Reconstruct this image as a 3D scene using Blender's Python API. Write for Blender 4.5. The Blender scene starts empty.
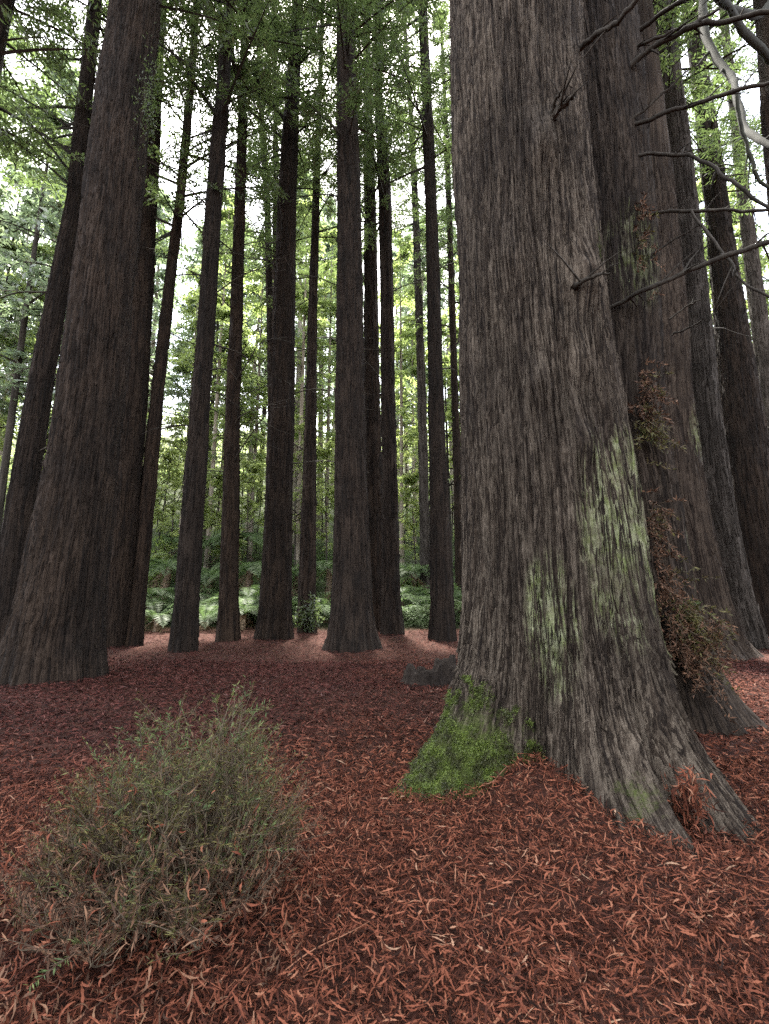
import bpy, math, random
import numpy as np
from mathutils import Vector

R = math.radians
scene = bpy.context.scene
col = scene.collection
rng = np.random.default_rng(7)
random.seed(7)

# ---------------------------------------------------------------- camera
W_, H_ = 769, 1024
FPX, PITCH, EYE = 480.0, R(9.8), 1.5
cam_d = bpy.data.cameras.new('camera')
cam_d.sensor_fit = 'VERTICAL'
cam_d.sensor_height = 36.0
cam_d.lens = 36.0 * FPX / H_
cam_d.clip_start = 0.05
cam_d.clip_end = 2000
cam = bpy.data.objects.new('camera', cam_d)
col.objects.link(cam)
cam.location = (0, 0, EYE)
cam.rotation_euler = (R(90) + PITCH, 0, 0)
scene.camera = cam

# ---------------------------------------------------------------- world, sun, exposure
SUN_EL, SUN_AZ = R(67), R(-8)          # azimuth from +Y towards +X
world = bpy.data.worlds.new('World')
scene.world = world
world.use_nodes = True
wn = world.node_tree
wn.nodes.clear()
sky = wn.nodes.new('ShaderNodeTexSky')
sky.sky_type = 'NISHITA'
sky.sun_disc = False
sky.sun_elevation = SUN_EL
sky.sun_rotation = SUN_AZ
sky.air_density = 1.0
sky.dust_density = 3.0
sky.ozone_density = 1.0
bg = wn.nodes.new('ShaderNodeBackground')
bg.inputs['Strength'].default_value = 0.15
wo = wn.nodes.new('ShaderNodeOutputWorld')
ctc = wn.nodes.new('ShaderNodeTexCoord')
cno = wn.nodes.new('ShaderNodeTexNoise')
cno.inputs['Scale'].default_value = 3.0
cno.inputs['Detail'].default_value = 6.0
wn.links.new(ctc.outputs['Generated'], cno.inputs['Vector'])
crp = wn.nodes.new('ShaderNodeValToRGB')
crp.color_ramp.elements[0].position = 0.40
crp.color_ramp.elements[0].color = (0.5, 0.5, 0.5, 1)
crp.color_ramp.elements[1].position = 0.60
crp.color_ramp.elements[1].color = (0.92, 0.92, 0.92, 1)
wn.links.new(cno.outputs[0], crp.inputs[0])
cmx = wn.nodes.new('ShaderNodeMixRGB')
wn.links.new(crp.outputs[0], cmx.inputs[0])
wn.links.new(sky.outputs[0], cmx.inputs[1])
cmx.inputs[2].default_value = (3.7, 3.6, 3.5, 1)      # thin bright cloud
wn.links.new(cmx.outputs[0], bg.inputs['Color'])
wn.links.new(bg.outputs[0], wo.inputs['Surface'])

sd = bpy.data.lights.new('sun', 'SUN')
sd.energy = 3.7
sd.angle = R(5)
sd.color = (1.0, 0.95, 0.86)
sun = bpy.data.objects.new('sun', sd)
col.objects.link(sun)
sdir = Vector((math.sin(SUN_AZ) * math.cos(SUN_EL), math.cos(SUN_AZ) * math.cos(SUN_EL), math.sin(SUN_EL)))
sun.rotation_euler = sdir.to_track_quat('Z', 'Y').to_euler()

scene.view_settings.view_transform = 'Standard'
scene.view_settings.look = 'None'
scene.view_settings.exposure = 3.12
scene.view_settings.gamma = 1.0
scene.render.engine = 'CYCLES'
cy = scene.cycles
cy.max_bounces = 6
cy.diffuse_bounces = 3
cy.glossy_bounces = 2
cy.transmission_bounces = 3
cy.transparent_max_bounces = 6
cy.caustics_reflective = False
cy.caustics_refractive = False
cy.use_denoising = False
cy.sample_clamp_indirect = 4.0

# ---------------------------------------------------------------- pixel -> place helpers (used to survey the photograph)
CP, SP = math.cos(PITCH), math.sin(PITCH)


def ray(px, py):
    r = (px - W_ / 2) / FPX
    u = (H_ / 2 - py) / FPX
    return r, CP - u * SP, SP + u * CP


def at_depth(px, py, Y):
    """point on the vertical plane y = Y"""
    r, dy, dz = ray(px, py)
    t = Y / dy
    return r * t, Y, EYE + dz * t, t, r


def ground_dist(py, z=0.0):
    _, dy, dz = ray(W_ / 2, py)
    return (z - EYE) / dz * dy

# ---------------------------------------------------------------- noise (numpy gradient noise)
_perm = np.random.default_rng(99).permutation(256).astype(np.int32)
_perm = np.concatenate([_perm, _perm, _perm])
_grad = np.random.default_rng(5).normal(size=(256, 3)).astype(np.float32)
_grad /= np.linalg.norm(_grad, axis=1, keepdims=True)


def pn(x, y, z):
    x, y, z = np.broadcast_arrays(np.asarray(x, np.float32), np.asarray(y, np.float32), np.asarray(z, np.float32))
    xi, yi, zi = np.floor(x).astype(np.int32), np.floor(y).astype(np.int32), np.floor(z).astype(np.int32)
    xf, yf, zf = x - xi, y - yi, z - zi
    u, v, w = (q * q * q * (q * (q * 6 - 15) + 10) for q in (xf, yf, zf))
    out = 0
    for dx in (0, 1):
        for dy in (0, 1):
            for dz in (0, 1):
                h = _perm[_perm[_perm[(xi + dx) & 255] + ((yi + dy) & 255)] + ((zi + dz) & 255)]
                g = _grad[h]
                d = g[..., 0] * (xf - dx) + g[..., 1] * (yf - dy) + g[..., 2] * (zf - dz)
                out = out + d * (u if dx else 1 - u) * (v if dy else 1 - v) * (w if dz else 1 - w)
    return out * 1.6


def fbm(x, y, z, n=4):
    s, a, f = 0, 1.0, 1.0
    for _ in range(n):
        s = s + a * pn(x * f, y * f, z * f)
        a *= 0.5
        f *= 2.03
    return s

# ---------------------------------------------------------------- mesh + object helpers


def mesh_np(name, V, F, mats, mat_idx=None, smooth=True, relief=None):
    """F: (m,4) or (m,3) int array"""
    V = np.ascontiguousarray(V, np.float32)
    F = np.ascontiguousarray(F, np.int32)
    me = bpy.data.meshes.new(name)
    m, k = F.shape
    me.vertices.add(len(V))
    me.vertices.foreach_set('co', V.ravel())
    me.loops.add(m * k)
    me.loops.foreach_set('vertex_index', F.ravel())
    me.polygons.add(m)
    me.polygons.foreach_set('loop_start', np.arange(0, m * k, k, dtype=np.int32))
    me.polygons.foreach_set('loop_total', np.full(m, k, np.int32))
    for mt in (mats if isinstance(mats, (list, tuple)) else [mats]):
        me.materials.append(mt)
    if mat_idx is not None:
        me.polygons.foreach_set('material_index', np.ascontiguousarray(mat_idx, np.int32))
    me.polygons.foreach_set('use_smooth', np.full(m, smooth, bool))
    if relief is not None:
        at = me.attributes.new('relief', 'FLOAT', 'POINT')
        at.data.foreach_set('value', relief)
    me.update(calc_edges=True)
    me.validate()
    return me


def link(name, me, parent=None, loc=(0, 0, 0)):
    o = bpy.data.objects.new(name, me)
    col.objects.link(o)
    o.location = loc
    if parent is not None:
        o.parent = parent
    return o


def thing(name, label, cat, loc, group=None, rz=0.0):
    o = bpy.data.objects.new(name, None)
    col.objects.link(o)
    o.location = loc
    o.rotation_euler = (0, 0, rz)
    o.empty_display_size = 0.2
    o['label'] = label
    o['category'] = cat
    if group:
        o['group'] = group
    return o


class Acc:
    """collects quads"""

    def __init__(s):
        s.V, s.F, s.M, s.n = [], [], [], 0

    def add(s, V, F, m=0):
        V = np.asarray(V, np.float32).reshape(-1, 3)
        F = np.asarray(F, np.int64)
        s.V.append(V)
        s.F.append(F + s.n)
        s.M.append(np.full(len(F), m, np.int32))
        s.n += len(V)

    def mesh(s, name, mats, smooth=True):
        return mesh_np(name, np.concatenate(s.V), np.concatenate(s.F), mats, np.concatenate(s.M), smooth)


def tube(P, rad, n=6, cap=True):
    """tapered tube along a polyline; returns V, F(quads)"""
    P = np.asarray(P, float)
    rad = np.broadcast_to(np.asarray(rad, float), (len(P),))
    T = np.gradient(P, axis=0)
    T /= np.linalg.norm(T, axis=1, keepdims=True) + 1e-9
    ref = np.array([0.0, 0, 1]) if abs(T[0][2]) < 0.8 else np.array([1.0, 0, 0])
    A = np.cross(T, ref)
    A /= np.linalg.norm(A, axis=1, keepdims=True) + 1e-9
    B = np.cross(T, A)
    th = np.arange(n) * 2 * math.pi / n
    V = P[:, None, :] + rad[:, None, None] * (np.cos(th)[None, :, None] * A[:, None, :] + np.sin(th)[None, :, None] * B[:, None, :])
    k = len(P)
    i = np.arange(k - 1)[:, None] * n
    j = np.arange(n)[None, :]
    F = np.stack([i + j, i + (j + 1) % n, i + n + (j + 1) % n, i + n + j], -1).reshape(-1, 4)
    return V.reshape(-1, 3), F


def smooth_line(P, sub=4):
    P = np.asarray(P, float)
    t = np.arange(len(P))
    tt = np.linspace(0, len(P) - 1, (len(P) - 1) * sub + 1)
    Q = np.stack([np.interp(tt, t, P[:, c]) for c in range(3)], 1)
    for _ in range(2):
        Q[1:-1] = (Q[:-2] + 2 * Q[1:-1] + Q[2:]) / 4
    return Q


def leaf_quads(base, axis, side, L, Wd, bend=None):
    """rhombus leaves: base (n,3), axis (n,3) unit, side (n,3) unit"""
    n = len(base)
    L = np.broadcast_to(L, (n,))[:, None]
    Wd = np.broadcast_to(Wd, (n,))[:, None]
    mid = base + axis * L * 0.45
    V = np.stack([base, mid + side * Wd / 2, base + axis * L, mid - side * Wd / 2], 1)
    F = np.arange(n * 4).reshape(n, 4)
    return V.reshape(-1, 3), F


def unit(v):
    return v / (np.linalg.norm(v, axis=-1, keepdims=True) + 1e-9)

# ---------------------------------------------------------------- materials


def new_mat(name):
    m = bpy.data.materials.new(name)
    m.use_nodes = True
    nt = m.node_tree
    nt.nodes.clear()
    out = nt.nodes.new('ShaderNodeOutputMaterial')
    return m, nt, out


def nd(nt, t, **kw):
    n = nt.nodes.new(t)
    for k, v in kw.items():
        setattr(n, k, v)
    return n


def ramp(nt, fac, stops):
    r = nd(nt, 'ShaderNodeValToRGB')
    els = r.color_ramp.elements
    while len(els) < len(stops):
        els.new(0.5)
    for e, (p, c) in zip(els, stops):
        e.position = p
        e.color = (*c, 1)
    nt.links.new(fac, r.inputs[0])
    return r.outputs[0]


def noise(nt, vec, scale, detail=4, rough=0.55):
    n = nd(nt, 'ShaderNodeTexNoise')
    n.inputs['Scale'].default_value = scale
    n.inputs['Detail'].default_value = detail
    n.inputs['Roughness'].default_value = rough
    if vec is not None:
        nt.links.new(vec, n.inputs['Vector'])
    return n.outputs[0]


def mapping(nt, vec, scale=(1, 1, 1), loc=(0, 0, 0)):
    m = nd(nt, 'ShaderNodeMapping')
    m.inputs['Scale'].default_value = scale
    m.inputs['Location'].default_value = loc
    nt.links.new(vec, m.inputs['Vector'])
    return m.outputs[0]


def math_(nt, op, a, b=None, clamp=False):
    m = nd(nt, 'ShaderNodeMath', operation=op)
    m.use_clamp = clamp
    for i, v in enumerate((a, b)):
        if v is None:
            continue
        if isinstance(v, (int, float)):
            m.inputs[i].default_value = v
        else:
            nt.links.new(v, m.inputs[i])
    return m.outputs[0]


def mix(nt, fac, a, b):
    m = nd(nt, 'ShaderNodeMixRGB')
    for i, v in enumerate((fac, a, b)):
        if isinstance(v, (int, float)):
            m.inputs[i].default_value = v
        elif isinstance(v, tuple):
            m.inputs[i].default_value = (*v, 1)
        else:
            nt.links.new(v, m.inputs[i])
    return m.outputs[0]


def maprange(nt, v, a, b, c=0.0, d=1.0):
    m = nd(nt, 'ShaderNodeMapRange')
    m.interpolation_type = 'SMOOTHSTEP'
    nt.links.new(v, m.inputs[0])
    for i, q in zip((1, 2, 3, 4), (a, b, c, d)):
        m.inputs[i].default_value = q
    return m.outputs[0]


def blob(nt, vec, centre, radii):
    """1 at centre falling to 0 at the ellipsoid's skin"""
    mp = nd(nt, 'ShaderNodeMapping')
    mp.vector_type = 'TEXTURE'
    mp.inputs['Location'].default_value = centre
    mp.inputs['Scale'].default_value = radii
    nt.links.new(vec, mp.inputs['Vector'])
    ln = nd(nt, 'ShaderNodeVectorMath', operation='LENGTH')
    nt.links.new(mp.outputs[0], ln.inputs[0])
    return math_(nt, 'SUBTRACT', 1.0, ln.outputs['Value'], clamp=True)


def bark_mat(name, c0, c1, c2, stretch=0.16, scale=9.0, bump=0.7, dist=0.03, moss=None, lichen=None, rough=0.9):
    m, nt, out = new_mat(name)
    tc = nd(nt, 'ShaderNodeTexCoord').outputs['Object']
    geo = nd(nt, 'ShaderNodeObjectInfo').outputs['Random']
    ofs = nd(nt, 'ShaderNodeVectorMath', operation='ADD')
    nt.links.new(tc, ofs.inputs[0])
    nt.links.new(math_(nt, 'MULTIPLY', geo, 17.0), ofs.inputs[1])
    v = mapping(nt, ofs.outputs[0], (1, 1, stretch))
    n1 = noise(nt, v, scale, 6, 0.6)
    n2 = noise(nt, mapping(nt, ofs.outputs[0], (1, 1, stretch * 0.5)), scale * 4.5, 5, 0.65)
    n3 = noise(nt, ofs.outputs[0], 0.9, 3, 0.5)
    n4 = noise(nt, mapping(nt, ofs.outputs[0], (1, 1, 0.35)), 55, 4, 0.65)
    fa = math_(nt, 'MULTIPLY', math_(nt, 'ABSOLUTE', math_(nt, 'SUBTRACT', n1, 0.5)), 4.0, clamp=True)
    f2 = math_(nt, 'MULTIPLY', math_(nt, 'ABSOLUTE', math_(nt, 'SUBTRACT', n2, 0.5)), 4.5, clamp=True)
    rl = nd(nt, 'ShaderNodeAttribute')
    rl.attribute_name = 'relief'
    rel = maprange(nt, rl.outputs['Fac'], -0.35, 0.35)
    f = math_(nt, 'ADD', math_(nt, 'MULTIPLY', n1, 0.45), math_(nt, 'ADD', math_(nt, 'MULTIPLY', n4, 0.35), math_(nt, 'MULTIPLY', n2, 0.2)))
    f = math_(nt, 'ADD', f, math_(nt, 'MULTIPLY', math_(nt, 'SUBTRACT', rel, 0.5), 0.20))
    c = ramp(nt, f, [(0.36, c0), (0.5, c1), (0.64, c2)])
    c = mix(nt, maprange(nt, n3, 0.35, 0.7, 0.0, 0.5), c, c0)
    if lichen:
        lc, blobs = lichen
        tot = None
        for b in blobs:
            q = blob(nt, tc, b[0], b[1])
            tot = q if tot is None else math_(nt, 'MAXIMUM', tot, q)
        nn = math_(nt, 'ADD', math_(nt, 'MULTIPLY', noise(nt, mapping(nt, tc, (1, 1, 0.13)), 8, 4, 0.6), 0.40),
                   math_(nt, 'ADD', math_(nt, 'MULTIPLY', noise(nt, mapping(nt, tc, (1, 1, 0.2)), 26, 5, 0.8), 0.40), math_(nt, 'MULTIPLY', noise(nt, tc, 60, 3, 0.8), 0.20)))
        k = math_(nt, 'ADD', math_(nt, 'MULTIPLY', tot, 0.26), nn)
        k = math_(nt, 'ADD', k, math_(nt, 'MULTIPLY', math_(nt, 'SUBTRACT', rel, 0.6), 0.28))
        k = maprange(nt, k, 0.565, 0.77, 0.0, 0.8)
        k = math_(nt, 'MULTIPLY', k, maprange(nt, noise(nt, tc, 3.2, 3, 0.6), 0.36, 0.58, 0.3, 1.0))
        k = math_(nt, 'MULTIPLY', k, maprange(nt, tot, 0.0, 0.3))
        tint = mix(nt, maprange(nt, noise(nt, tc, 11, 4, 0.7), 0.35, 0.65), (lc[0] * 1.15, lc[1] * 1.12, lc[2] * 1.25), (lc[0] * 0.5, lc[1] * 0.6, lc[2] * 0.30))
        c = mix(nt, k, c, tint)
    if moss:
        mc, blobs = moss
        tot = None
        for b in blobs:
            q = blob(nt, tc, b[0], b[1])
            tot = q if tot is None else math_(nt, 'MAXIMUM', tot, q)
        nn = math_(nt, 'ADD', math_(nt, 'MULTIPLY', noise(nt, tc, 9, 5, 0.7), 0.7), math_(nt, 'MULTIPLY', noise(nt, tc, 45, 3, 0.7), 0.3))
        k = math_(nt, 'ADD', math_(nt, 'MULTIPLY', tot, 0.45), nn)
        k = maprange(nt, k, 0.58, 0.84, 0.0, 0.9)
        k = math_(nt, 'MULTIPLY', k, maprange(nt, tot, 0.0, 0.15))
        tint = mix(nt, noise(nt, tc, 30, 3), (mc[0] * 0.55, mc[1] * 0.55, mc[2] * 0.5), (mc[0] * 1.5, mc[1] * 1.4, mc[2] * 1.2))
        c = mix(nt, k, c, tint)
    hv = nd(nt, 'ShaderNodeHueSaturation')
    nt.links.new(maprange(nt, geo, 0.0, 1.0, 0.68, 1.05), hv.inputs['Value'])
    nt.links.new(maprange(nt, math_(nt, 'FRACT', math_(nt, 'MULTIPLY', geo, 7.3)), 0.0, 1.0, 0.92, 1.12), hv.inputs['Saturation'])
    nt.links.new(c, hv.inputs['Color'])
    c = hv.outputs[0] if name != 'bark_grey_brown' else c
    b = nd(nt, 'ShaderNodeBsdfPrincipled')
    b.inputs['Roughness'].default_value = rough
    b.inputs['Specular IOR Level'].default_value = 0.25
    nt.links.new(c, b.inputs['Base Color'])
    hgt = math_(nt, 'ADD', math_(nt, 'MULTIPLY', fa, 0.5), math_(nt, 'ADD', math_(nt, 'MULTIPLY', f2, 0.3), math_(nt, 'MULTIPLY', n4, 0.45)))
    bp = nd(nt, 'ShaderNodeBump')
    bp.inputs['Strength'].default_value = bump
    bp.inputs['Distance'].default_value = dist
    nt.links.new(hgt, bp.inputs['Height'])
    nt.links.new(bp.outputs[0], b.inputs['Normal'])
    nt.links.new(b.outputs[0], out.inputs[0])
    return m


def leaf_mat(name, stops, trans=0.45, gloss=0.08, rough=0.45, tcol=None, patch=None):
    m, nt, out = new_mat(name)
    g = nd(nt, 'ShaderNodeNewGeometry').outputs['Random Per Island']
    c = ramp(nt, g, stops)
    if patch:
        tc = nd(nt, 'ShaderNodeTexCoord').outputs['Object']
        pk = maprange(nt, noise(nt, tc, patch[0], 4, 0.65), 0.40, 0.60)
        c = mix(nt, pk, patch[1], c)
    d = nd(nt, 'ShaderNodeBsdfDiffuse')
    nt.links.new(c, d.inputs[0])
    t = nd(nt, 'ShaderNodeBsdfTranslucent')
    if tcol:
        nt.links.new(mix(nt, 0.6, c, tcol), t.inputs[0])
    else:
        nt.links.new(c, t.inputs[0])
    ms = nd(nt, 'ShaderNodeMixShader')
    ms.inputs[0].default_value = trans
    nt.links.new(d.outputs[0], ms.inputs[1])
    nt.links.new(t.outputs[0], ms.inputs[2])
    gl = nd(nt, 'ShaderNodeBsdfGlossy')
    gl.inputs['Roughness'].default_value = rough
    ms2 = nd(nt, 'ShaderNodeMixShader')
    ms2.inputs[0].default_value = gloss
    nt.links.new(ms.outputs[0], ms2.inputs[1])
    nt.links.new(gl.outputs[0], ms2.inputs[2])
    nt.links.new(ms2.outputs[0], out.inputs[0])
    return m


def island_mat(name, stops, rough=0.8, spec=0.25, dim_tint=None):
    m, nt, out = new_mat(name)
    g = nd(nt, 'ShaderNodeNewGeometry').outputs['Random Per Island']
    c = ramp(nt, g, stops)
    tc = nd(nt, 'ShaderNodeTexCoord').outputs['Object']
    if dim_tint:      # dimmer light painted into the litter colour: darker, more purple farther off and leftward
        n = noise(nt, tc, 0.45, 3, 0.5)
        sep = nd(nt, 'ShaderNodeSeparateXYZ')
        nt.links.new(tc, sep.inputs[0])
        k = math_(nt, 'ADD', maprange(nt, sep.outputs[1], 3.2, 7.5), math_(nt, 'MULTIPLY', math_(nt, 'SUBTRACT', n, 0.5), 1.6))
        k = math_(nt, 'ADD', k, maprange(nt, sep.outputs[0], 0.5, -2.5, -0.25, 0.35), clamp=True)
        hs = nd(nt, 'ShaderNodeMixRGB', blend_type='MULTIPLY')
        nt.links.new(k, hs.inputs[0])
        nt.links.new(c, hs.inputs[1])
        hs.inputs[2].default_value = (*dim_tint, 1)
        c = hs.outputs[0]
    b = nd(nt, 'ShaderNodeBsdfPrincipled')
    b.inputs['Roughness'].default_value = rough
    b.inputs['Specular IOR Level'].default_value = spec
    nt.links.new(c, b.inputs['Base Color'])
    nt.links.new(b.outputs[0], out.inputs[0])
    return m


# positions of the big tree
BX, BY = 1.65, 4.6

M_bark_big = bark_mat('bark_grey_brown', (0.010, 0.0060, 0.0038), (0.045, 0.0328, 0.0232), (0.128, 0.104, 0.079), stretch=0.10, scale=11, bump=1.0, dist=0.03,
                      moss=((0.055, 0.078, 0.017), [((-1.05, -0.58, 0.15), (0.78, 0.72, 0.78)), ((0.02, -1.1, 0.10), (0.30, 0.4, 0.30)), ((0.55, -0.6, 4.9), (0.25, 0.3, 0.4))]),
                      lichen=((0.26, 0.285, 0.155), [((0.52, -0.72, 2.2), (0.42, 0.6, 1.0)), ((0.85, -0.62, 1.5), (0.34, 0.6, 0.95)), ((0.2, -0.9, 2.0), (0.38, 0.5, 1.1)), ((-0.35, -0.9, 1.3), (0.25, 0.5, 0.7))]))
M_bark_twin = bark_mat('bark_brown_lichen', (0.008, 0.0048, 0.0032), (0.025, 0.0172, 0.0122), (0.056, 0.042, 0.031), stretch=0.12, scale=8, bump=0.7, dist=0.025,
                       lichen=((0.17, 0.18, 0.11), [((0.75, -0.35, 1.8), (0.3, 0.6, 1.6)), ((0.1, -0.6, 5.6), (0.5, 0.5, 0.9))]))
M_bark_dark = bark_mat('bark_dark_red_brown', (0.005, 0.0029, 0.0017), (0.0165, 0.0098, 0.0060), (0.036, 0.0235, 0.0155), stretch=0.13, scale=7, bump=0.8, dist=0.04)
M_bark_grey = bark_mat('bark_grey', (0.014, 0.011, 0.0085), (0.038, 0.032, 0.0265), (0.074, 0.064, 0.055), stretch=0.14, scale=7, bump=0.7, dist=0.03)
M_bark_pale = bark_mat('bark_pale_gum', (0.12, 0.10, 0.08), (0.25, 0.22, 0.18), (0.36, 0.32, 0.27), stretch=0.1, scale=4, bump=0.4, dist=0.02)
M_limb = bark_mat('limb_bark', (0.014, 0.012, 0.009), (0.032, 0.027, 0.021), (0.065, 0.057, 0.046), scale=14, stretch=1, bump=0.3, dist=0.01)
M_limb_lichen = bark_mat('limb_lichen', (0.012, 0.012, 0.008), (0.025, 0.026, 0.018), (0.05, 0.052, 0.037), scale=22, stretch=1, bump=0.4, dist=0.006)
M_leaf_dark = leaf_mat('redwood_needles', [(0.0, (0.035, 0.058, 0.020)), (0.5, (0.052, 0.080, 0.028)), (1.0, (0.078, 0.105, 0.04))], trans=0.6, gloss=0.06, tcol=(0.14, 0.20, 0.06))
M_leaf_light = leaf_mat('light_foliage', [(0.0, (0.065, 0.10, 0.035)), (0.5, (0.10, 0.14, 0.055)), (1.0, (0.15, 0.19, 0.08))], trans=0.65, gloss=0.07, tcol=(0.5, 0.62, 0.2))
M_leaf_spring = leaf_mat('spring_foliage', [(0.0, (0.08, 0.12, 0.035)), (0.5, (0.12, 0.165, 0.05)), (1.0, (0.17, 0.205, 0.075))], trans=0.65, gloss=0.06, tcol=(0.62, 0.72, 0.25))
M_leaf_blue = leaf_mat('glossy_foliage', [(0.0, (0.06, 0.10, 0.065)), (0.6, (0.09, 0.135, 0.09)), (1.0, (0.14, 0.18, 0.12))], trans=0.55, gloss=0.14, rough=0.5, tcol=(0.4, 0.52, 0.27))
M_fern = leaf_mat('fern_frond', [(0.0, (0.04, 0.075, 0.025)), (0.5, (0.065, 0.108, 0.038)), (1.0, (0.095, 0.14, 0.058))], trans=0.45, gloss=0.035, rough=0.55, tcol=(0.17, 0.27, 0.08))
M_fern_dead = leaf_mat('fern_dead_frond', [(0.0, (0.07, 0.045, 0.025)), (1.0, (0.15, 0.10, 0.06))], trans=0.2, gloss=0.03)
M_lime = leaf_mat('lime_leaves', [(0.0, (0.12, 0.19, 0.03)), (1.0, (0.2, 0.27, 0.06))], trans=0.5, gloss=0.06, tcol=(0.25, 0.36, 0.05))
M_shrub = leaf_mat('shrub_needles', [(0.0, (0.030, 0.026, 0.010)), (0.3, (0.062, 0.056, 0.019)), (0.5, (0.085, 0.055, 0.024)), (0.68, (0.066, 0.058, 0.021)), (0.8, (0.085, 0.09, 0.028)), (1.0, (0.16, 0.145, 0.05))], trans=0.3, gloss=0.02)
M_shrub_green = leaf_mat('shrub_fresh_needles', [(0.0, (0.05, 0.085, 0.03)), (0.6, (0.08, 0.12, 0.04)), (1.0, (0.14, 0.16, 0.05))], trans=0.35, gloss=0.02)
M_twig = bark_mat('twig_bark', (0.035, 0.024, 0.018), (0.11, 0.085, 0.058), (0.21, 0.17, 0.12), scale=30, stretch=1, bump=0.2, dist=0.003)
M_rust = island_mat('rusty_dead_sprays', [(0.0, (0.035, 0.018, 0.011)), (0.5, (0.085, 0.043, 0.025)), (1.0, (0.15, 0.082, 0.047))])
M_litter = island_mat('litter_sprays', [(0.0, (0.010, 0.0045, 0.003)), (0.28, (0.040, 0.013, 0.008)), (0.58, (0.108, 0.034, 0.019)), (0.9, (0.180, 0.064, 0.036)), (0.985, (0.21, 0.10, 0.06)), (1.0, (0.25, 0.16, 0.105))], rough=0.85, spec=0.12, dim_tint=(0.47, 0.44, 0.62))
M_moss = leaf_mat('moss_tufts', [(0.0, (0.045, 0.07, 0.012)), (0.5, (0.11, 0.16, 0.028)), (1.0, (0.20, 0.25, 0.06))], trans=0.3, gloss=0.03, patch=(9.0, (0.045, 0.05, 0.018)))

m, nt, out = new_mat('forest_floor')
tc = nd(nt, 'ShaderNodeTexCoord').outputs['Object']
n1 = noise(nt, tc, 7, 8, 0.7)
n2 = noise(nt, tc, 38, 5, 0.7)
cl = ramp(nt, math_(nt, 'ADD', math_(nt, 'MULTIPLY', n1, 0.45), math_(nt, 'MULTIPLY', n2, 0.55)),
          [(0.36, (0.012, 0.006, 0.004)), (0.5, (0.040, 0.015, 0.010)), (0.64, (0.08, 0.030, 0.019))])
cg = ramp(nt, n1, [(0.35, (0.018, 0.02, 0.010)), (0.55, (0.035, 0.045, 0.02)), (0.7, (0.06, 0.07, 0.035))])
sep = nd(nt, 'ShaderNodeSeparateXYZ')
nt.links.new(tc, sep.inputs[0])
edge = math_(nt, 'ADD', sep.outputs[1], math_(nt, 'MULTIPLY', math_(nt, 'SUBTRACT', noise(nt, tc, 0.5, 3), 0.5), 5.0))
c = mix(nt, maprange(nt, edge, 20.5, 23.0), cl, cg)
b = nd(nt, 'ShaderNodeBsdfPrincipled')
b.inputs['Roughness'].default_value = 0.9
b.inputs['Specular IOR Level'].default_value = 0.15
nt.links.new(c, b.inputs['Base Color'])
bp = nd(nt, 'ShaderNodeBump')
bp.inputs['Strength'].default_value = 0.8
bp.inputs['Distance'].default_value = 0.04
nt.links.new(n2, bp.inputs['Height'])
nt.links.new(bp.outputs[0], b.inputs['Normal'])
nt.links.new(b.outputs[0], out.inputs[0])
M_ground = m

# ---------------------------------------------------------------- ground


def g(x, y):
    x = np.asarray(x, float)
    y = np.asarray(y, float)
    h = 0.07 * pn(x * 0.22 + 3.1, y * 0.22, 0.5) + 0.035 * pn(x * 0.9, y * 0.9, 2.5)
    h = h * np.clip((np.hypot(x, y) - 0.5) / 2, 0, 1)
    # mound of litter banked against the big trunk, and its low run-out
    h = h + 0.23 * np.exp(-(((x - 1.10) / 0.35) ** 2 + ((y - 3.75) / 0.5) ** 2))
    h = h + 0.08 * np.exp(-(((x - 0.9) / 0.75) ** 2 + ((y - 2.9) / 0.8) ** 2))
    h = h - 0.07 * np.exp(-(((x - 0.75) / 0.25) ** 2 + ((y - 2.35) / 0.18) ** 2))
    h = h - 0.09 * np.exp(-(((x - 2.15) / 0.55) ** 2 + ((y - 3.3) / 0.5) ** 2))
    h = h + 0.0 * np.exp(-(((x - 1.6) / 0.6) ** 2 + ((y - 3.3) / 0.4) ** 2))
    h = h + 0.08 * np.exp(-(((x + 1.05) / 0.7) ** 2 + ((y - 2.7) / 0.6) ** 2))
    h = h + 0.10 * np.exp(-(((x - 3.2) / 1.5) ** 2 + ((y - 5.0) / 2.0) ** 2))
    d = np.clip(y - 22.5 + 1.0 * pn(x * 0.1, 0.3, 7.7), 0, 160)
    h = h + 0.42 * d ** 2 / (d + 4.0) * (1 + 0.10 * pn(x * 0.05, y * 0.05, 4.4))
    return h


def nonuni(a, b, c, fine, coarse):
    """coordinate list fine inside [-c, c], growing outside"""
    l = list(np.arange(a, b + 1e-6, fine))
    s = fine
    while l[-1] < c:
        s = min(s * 1.25, coarse)
        l.append(l[-1] + s)
    return l


xp = nonuni(0, 6, 700, 0.07, 60)
xs = np.array([-q for q in xp[:0:-1]] + xp)
yp = nonuni(0, 9, 700, 0.07, 60)
yn = nonuni(0, 1, 500, 0.2, 60)
ys = np.array([-q for q in yn[:0:-1]] + yp)
X, Y = np.meshgrid(xs, ys)
Z = g(X, Y)
V = np.stack([X, Y, Z], -1).reshape(-1, 3)
nx, ny = len(xs), len(ys)
i = np.arange(ny - 1)[:, None] * nx + np.arange(nx - 1)[None, :]
F = np.stack([i, i + 1, i + nx + 1, i + nx], -1).reshape(-1, 4)
ground = link('ground', mesh_np('ground', V, F, M_ground))
ground['kind'] = 'structure'

# ---------------------------------------------------------------- trunks


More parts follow.
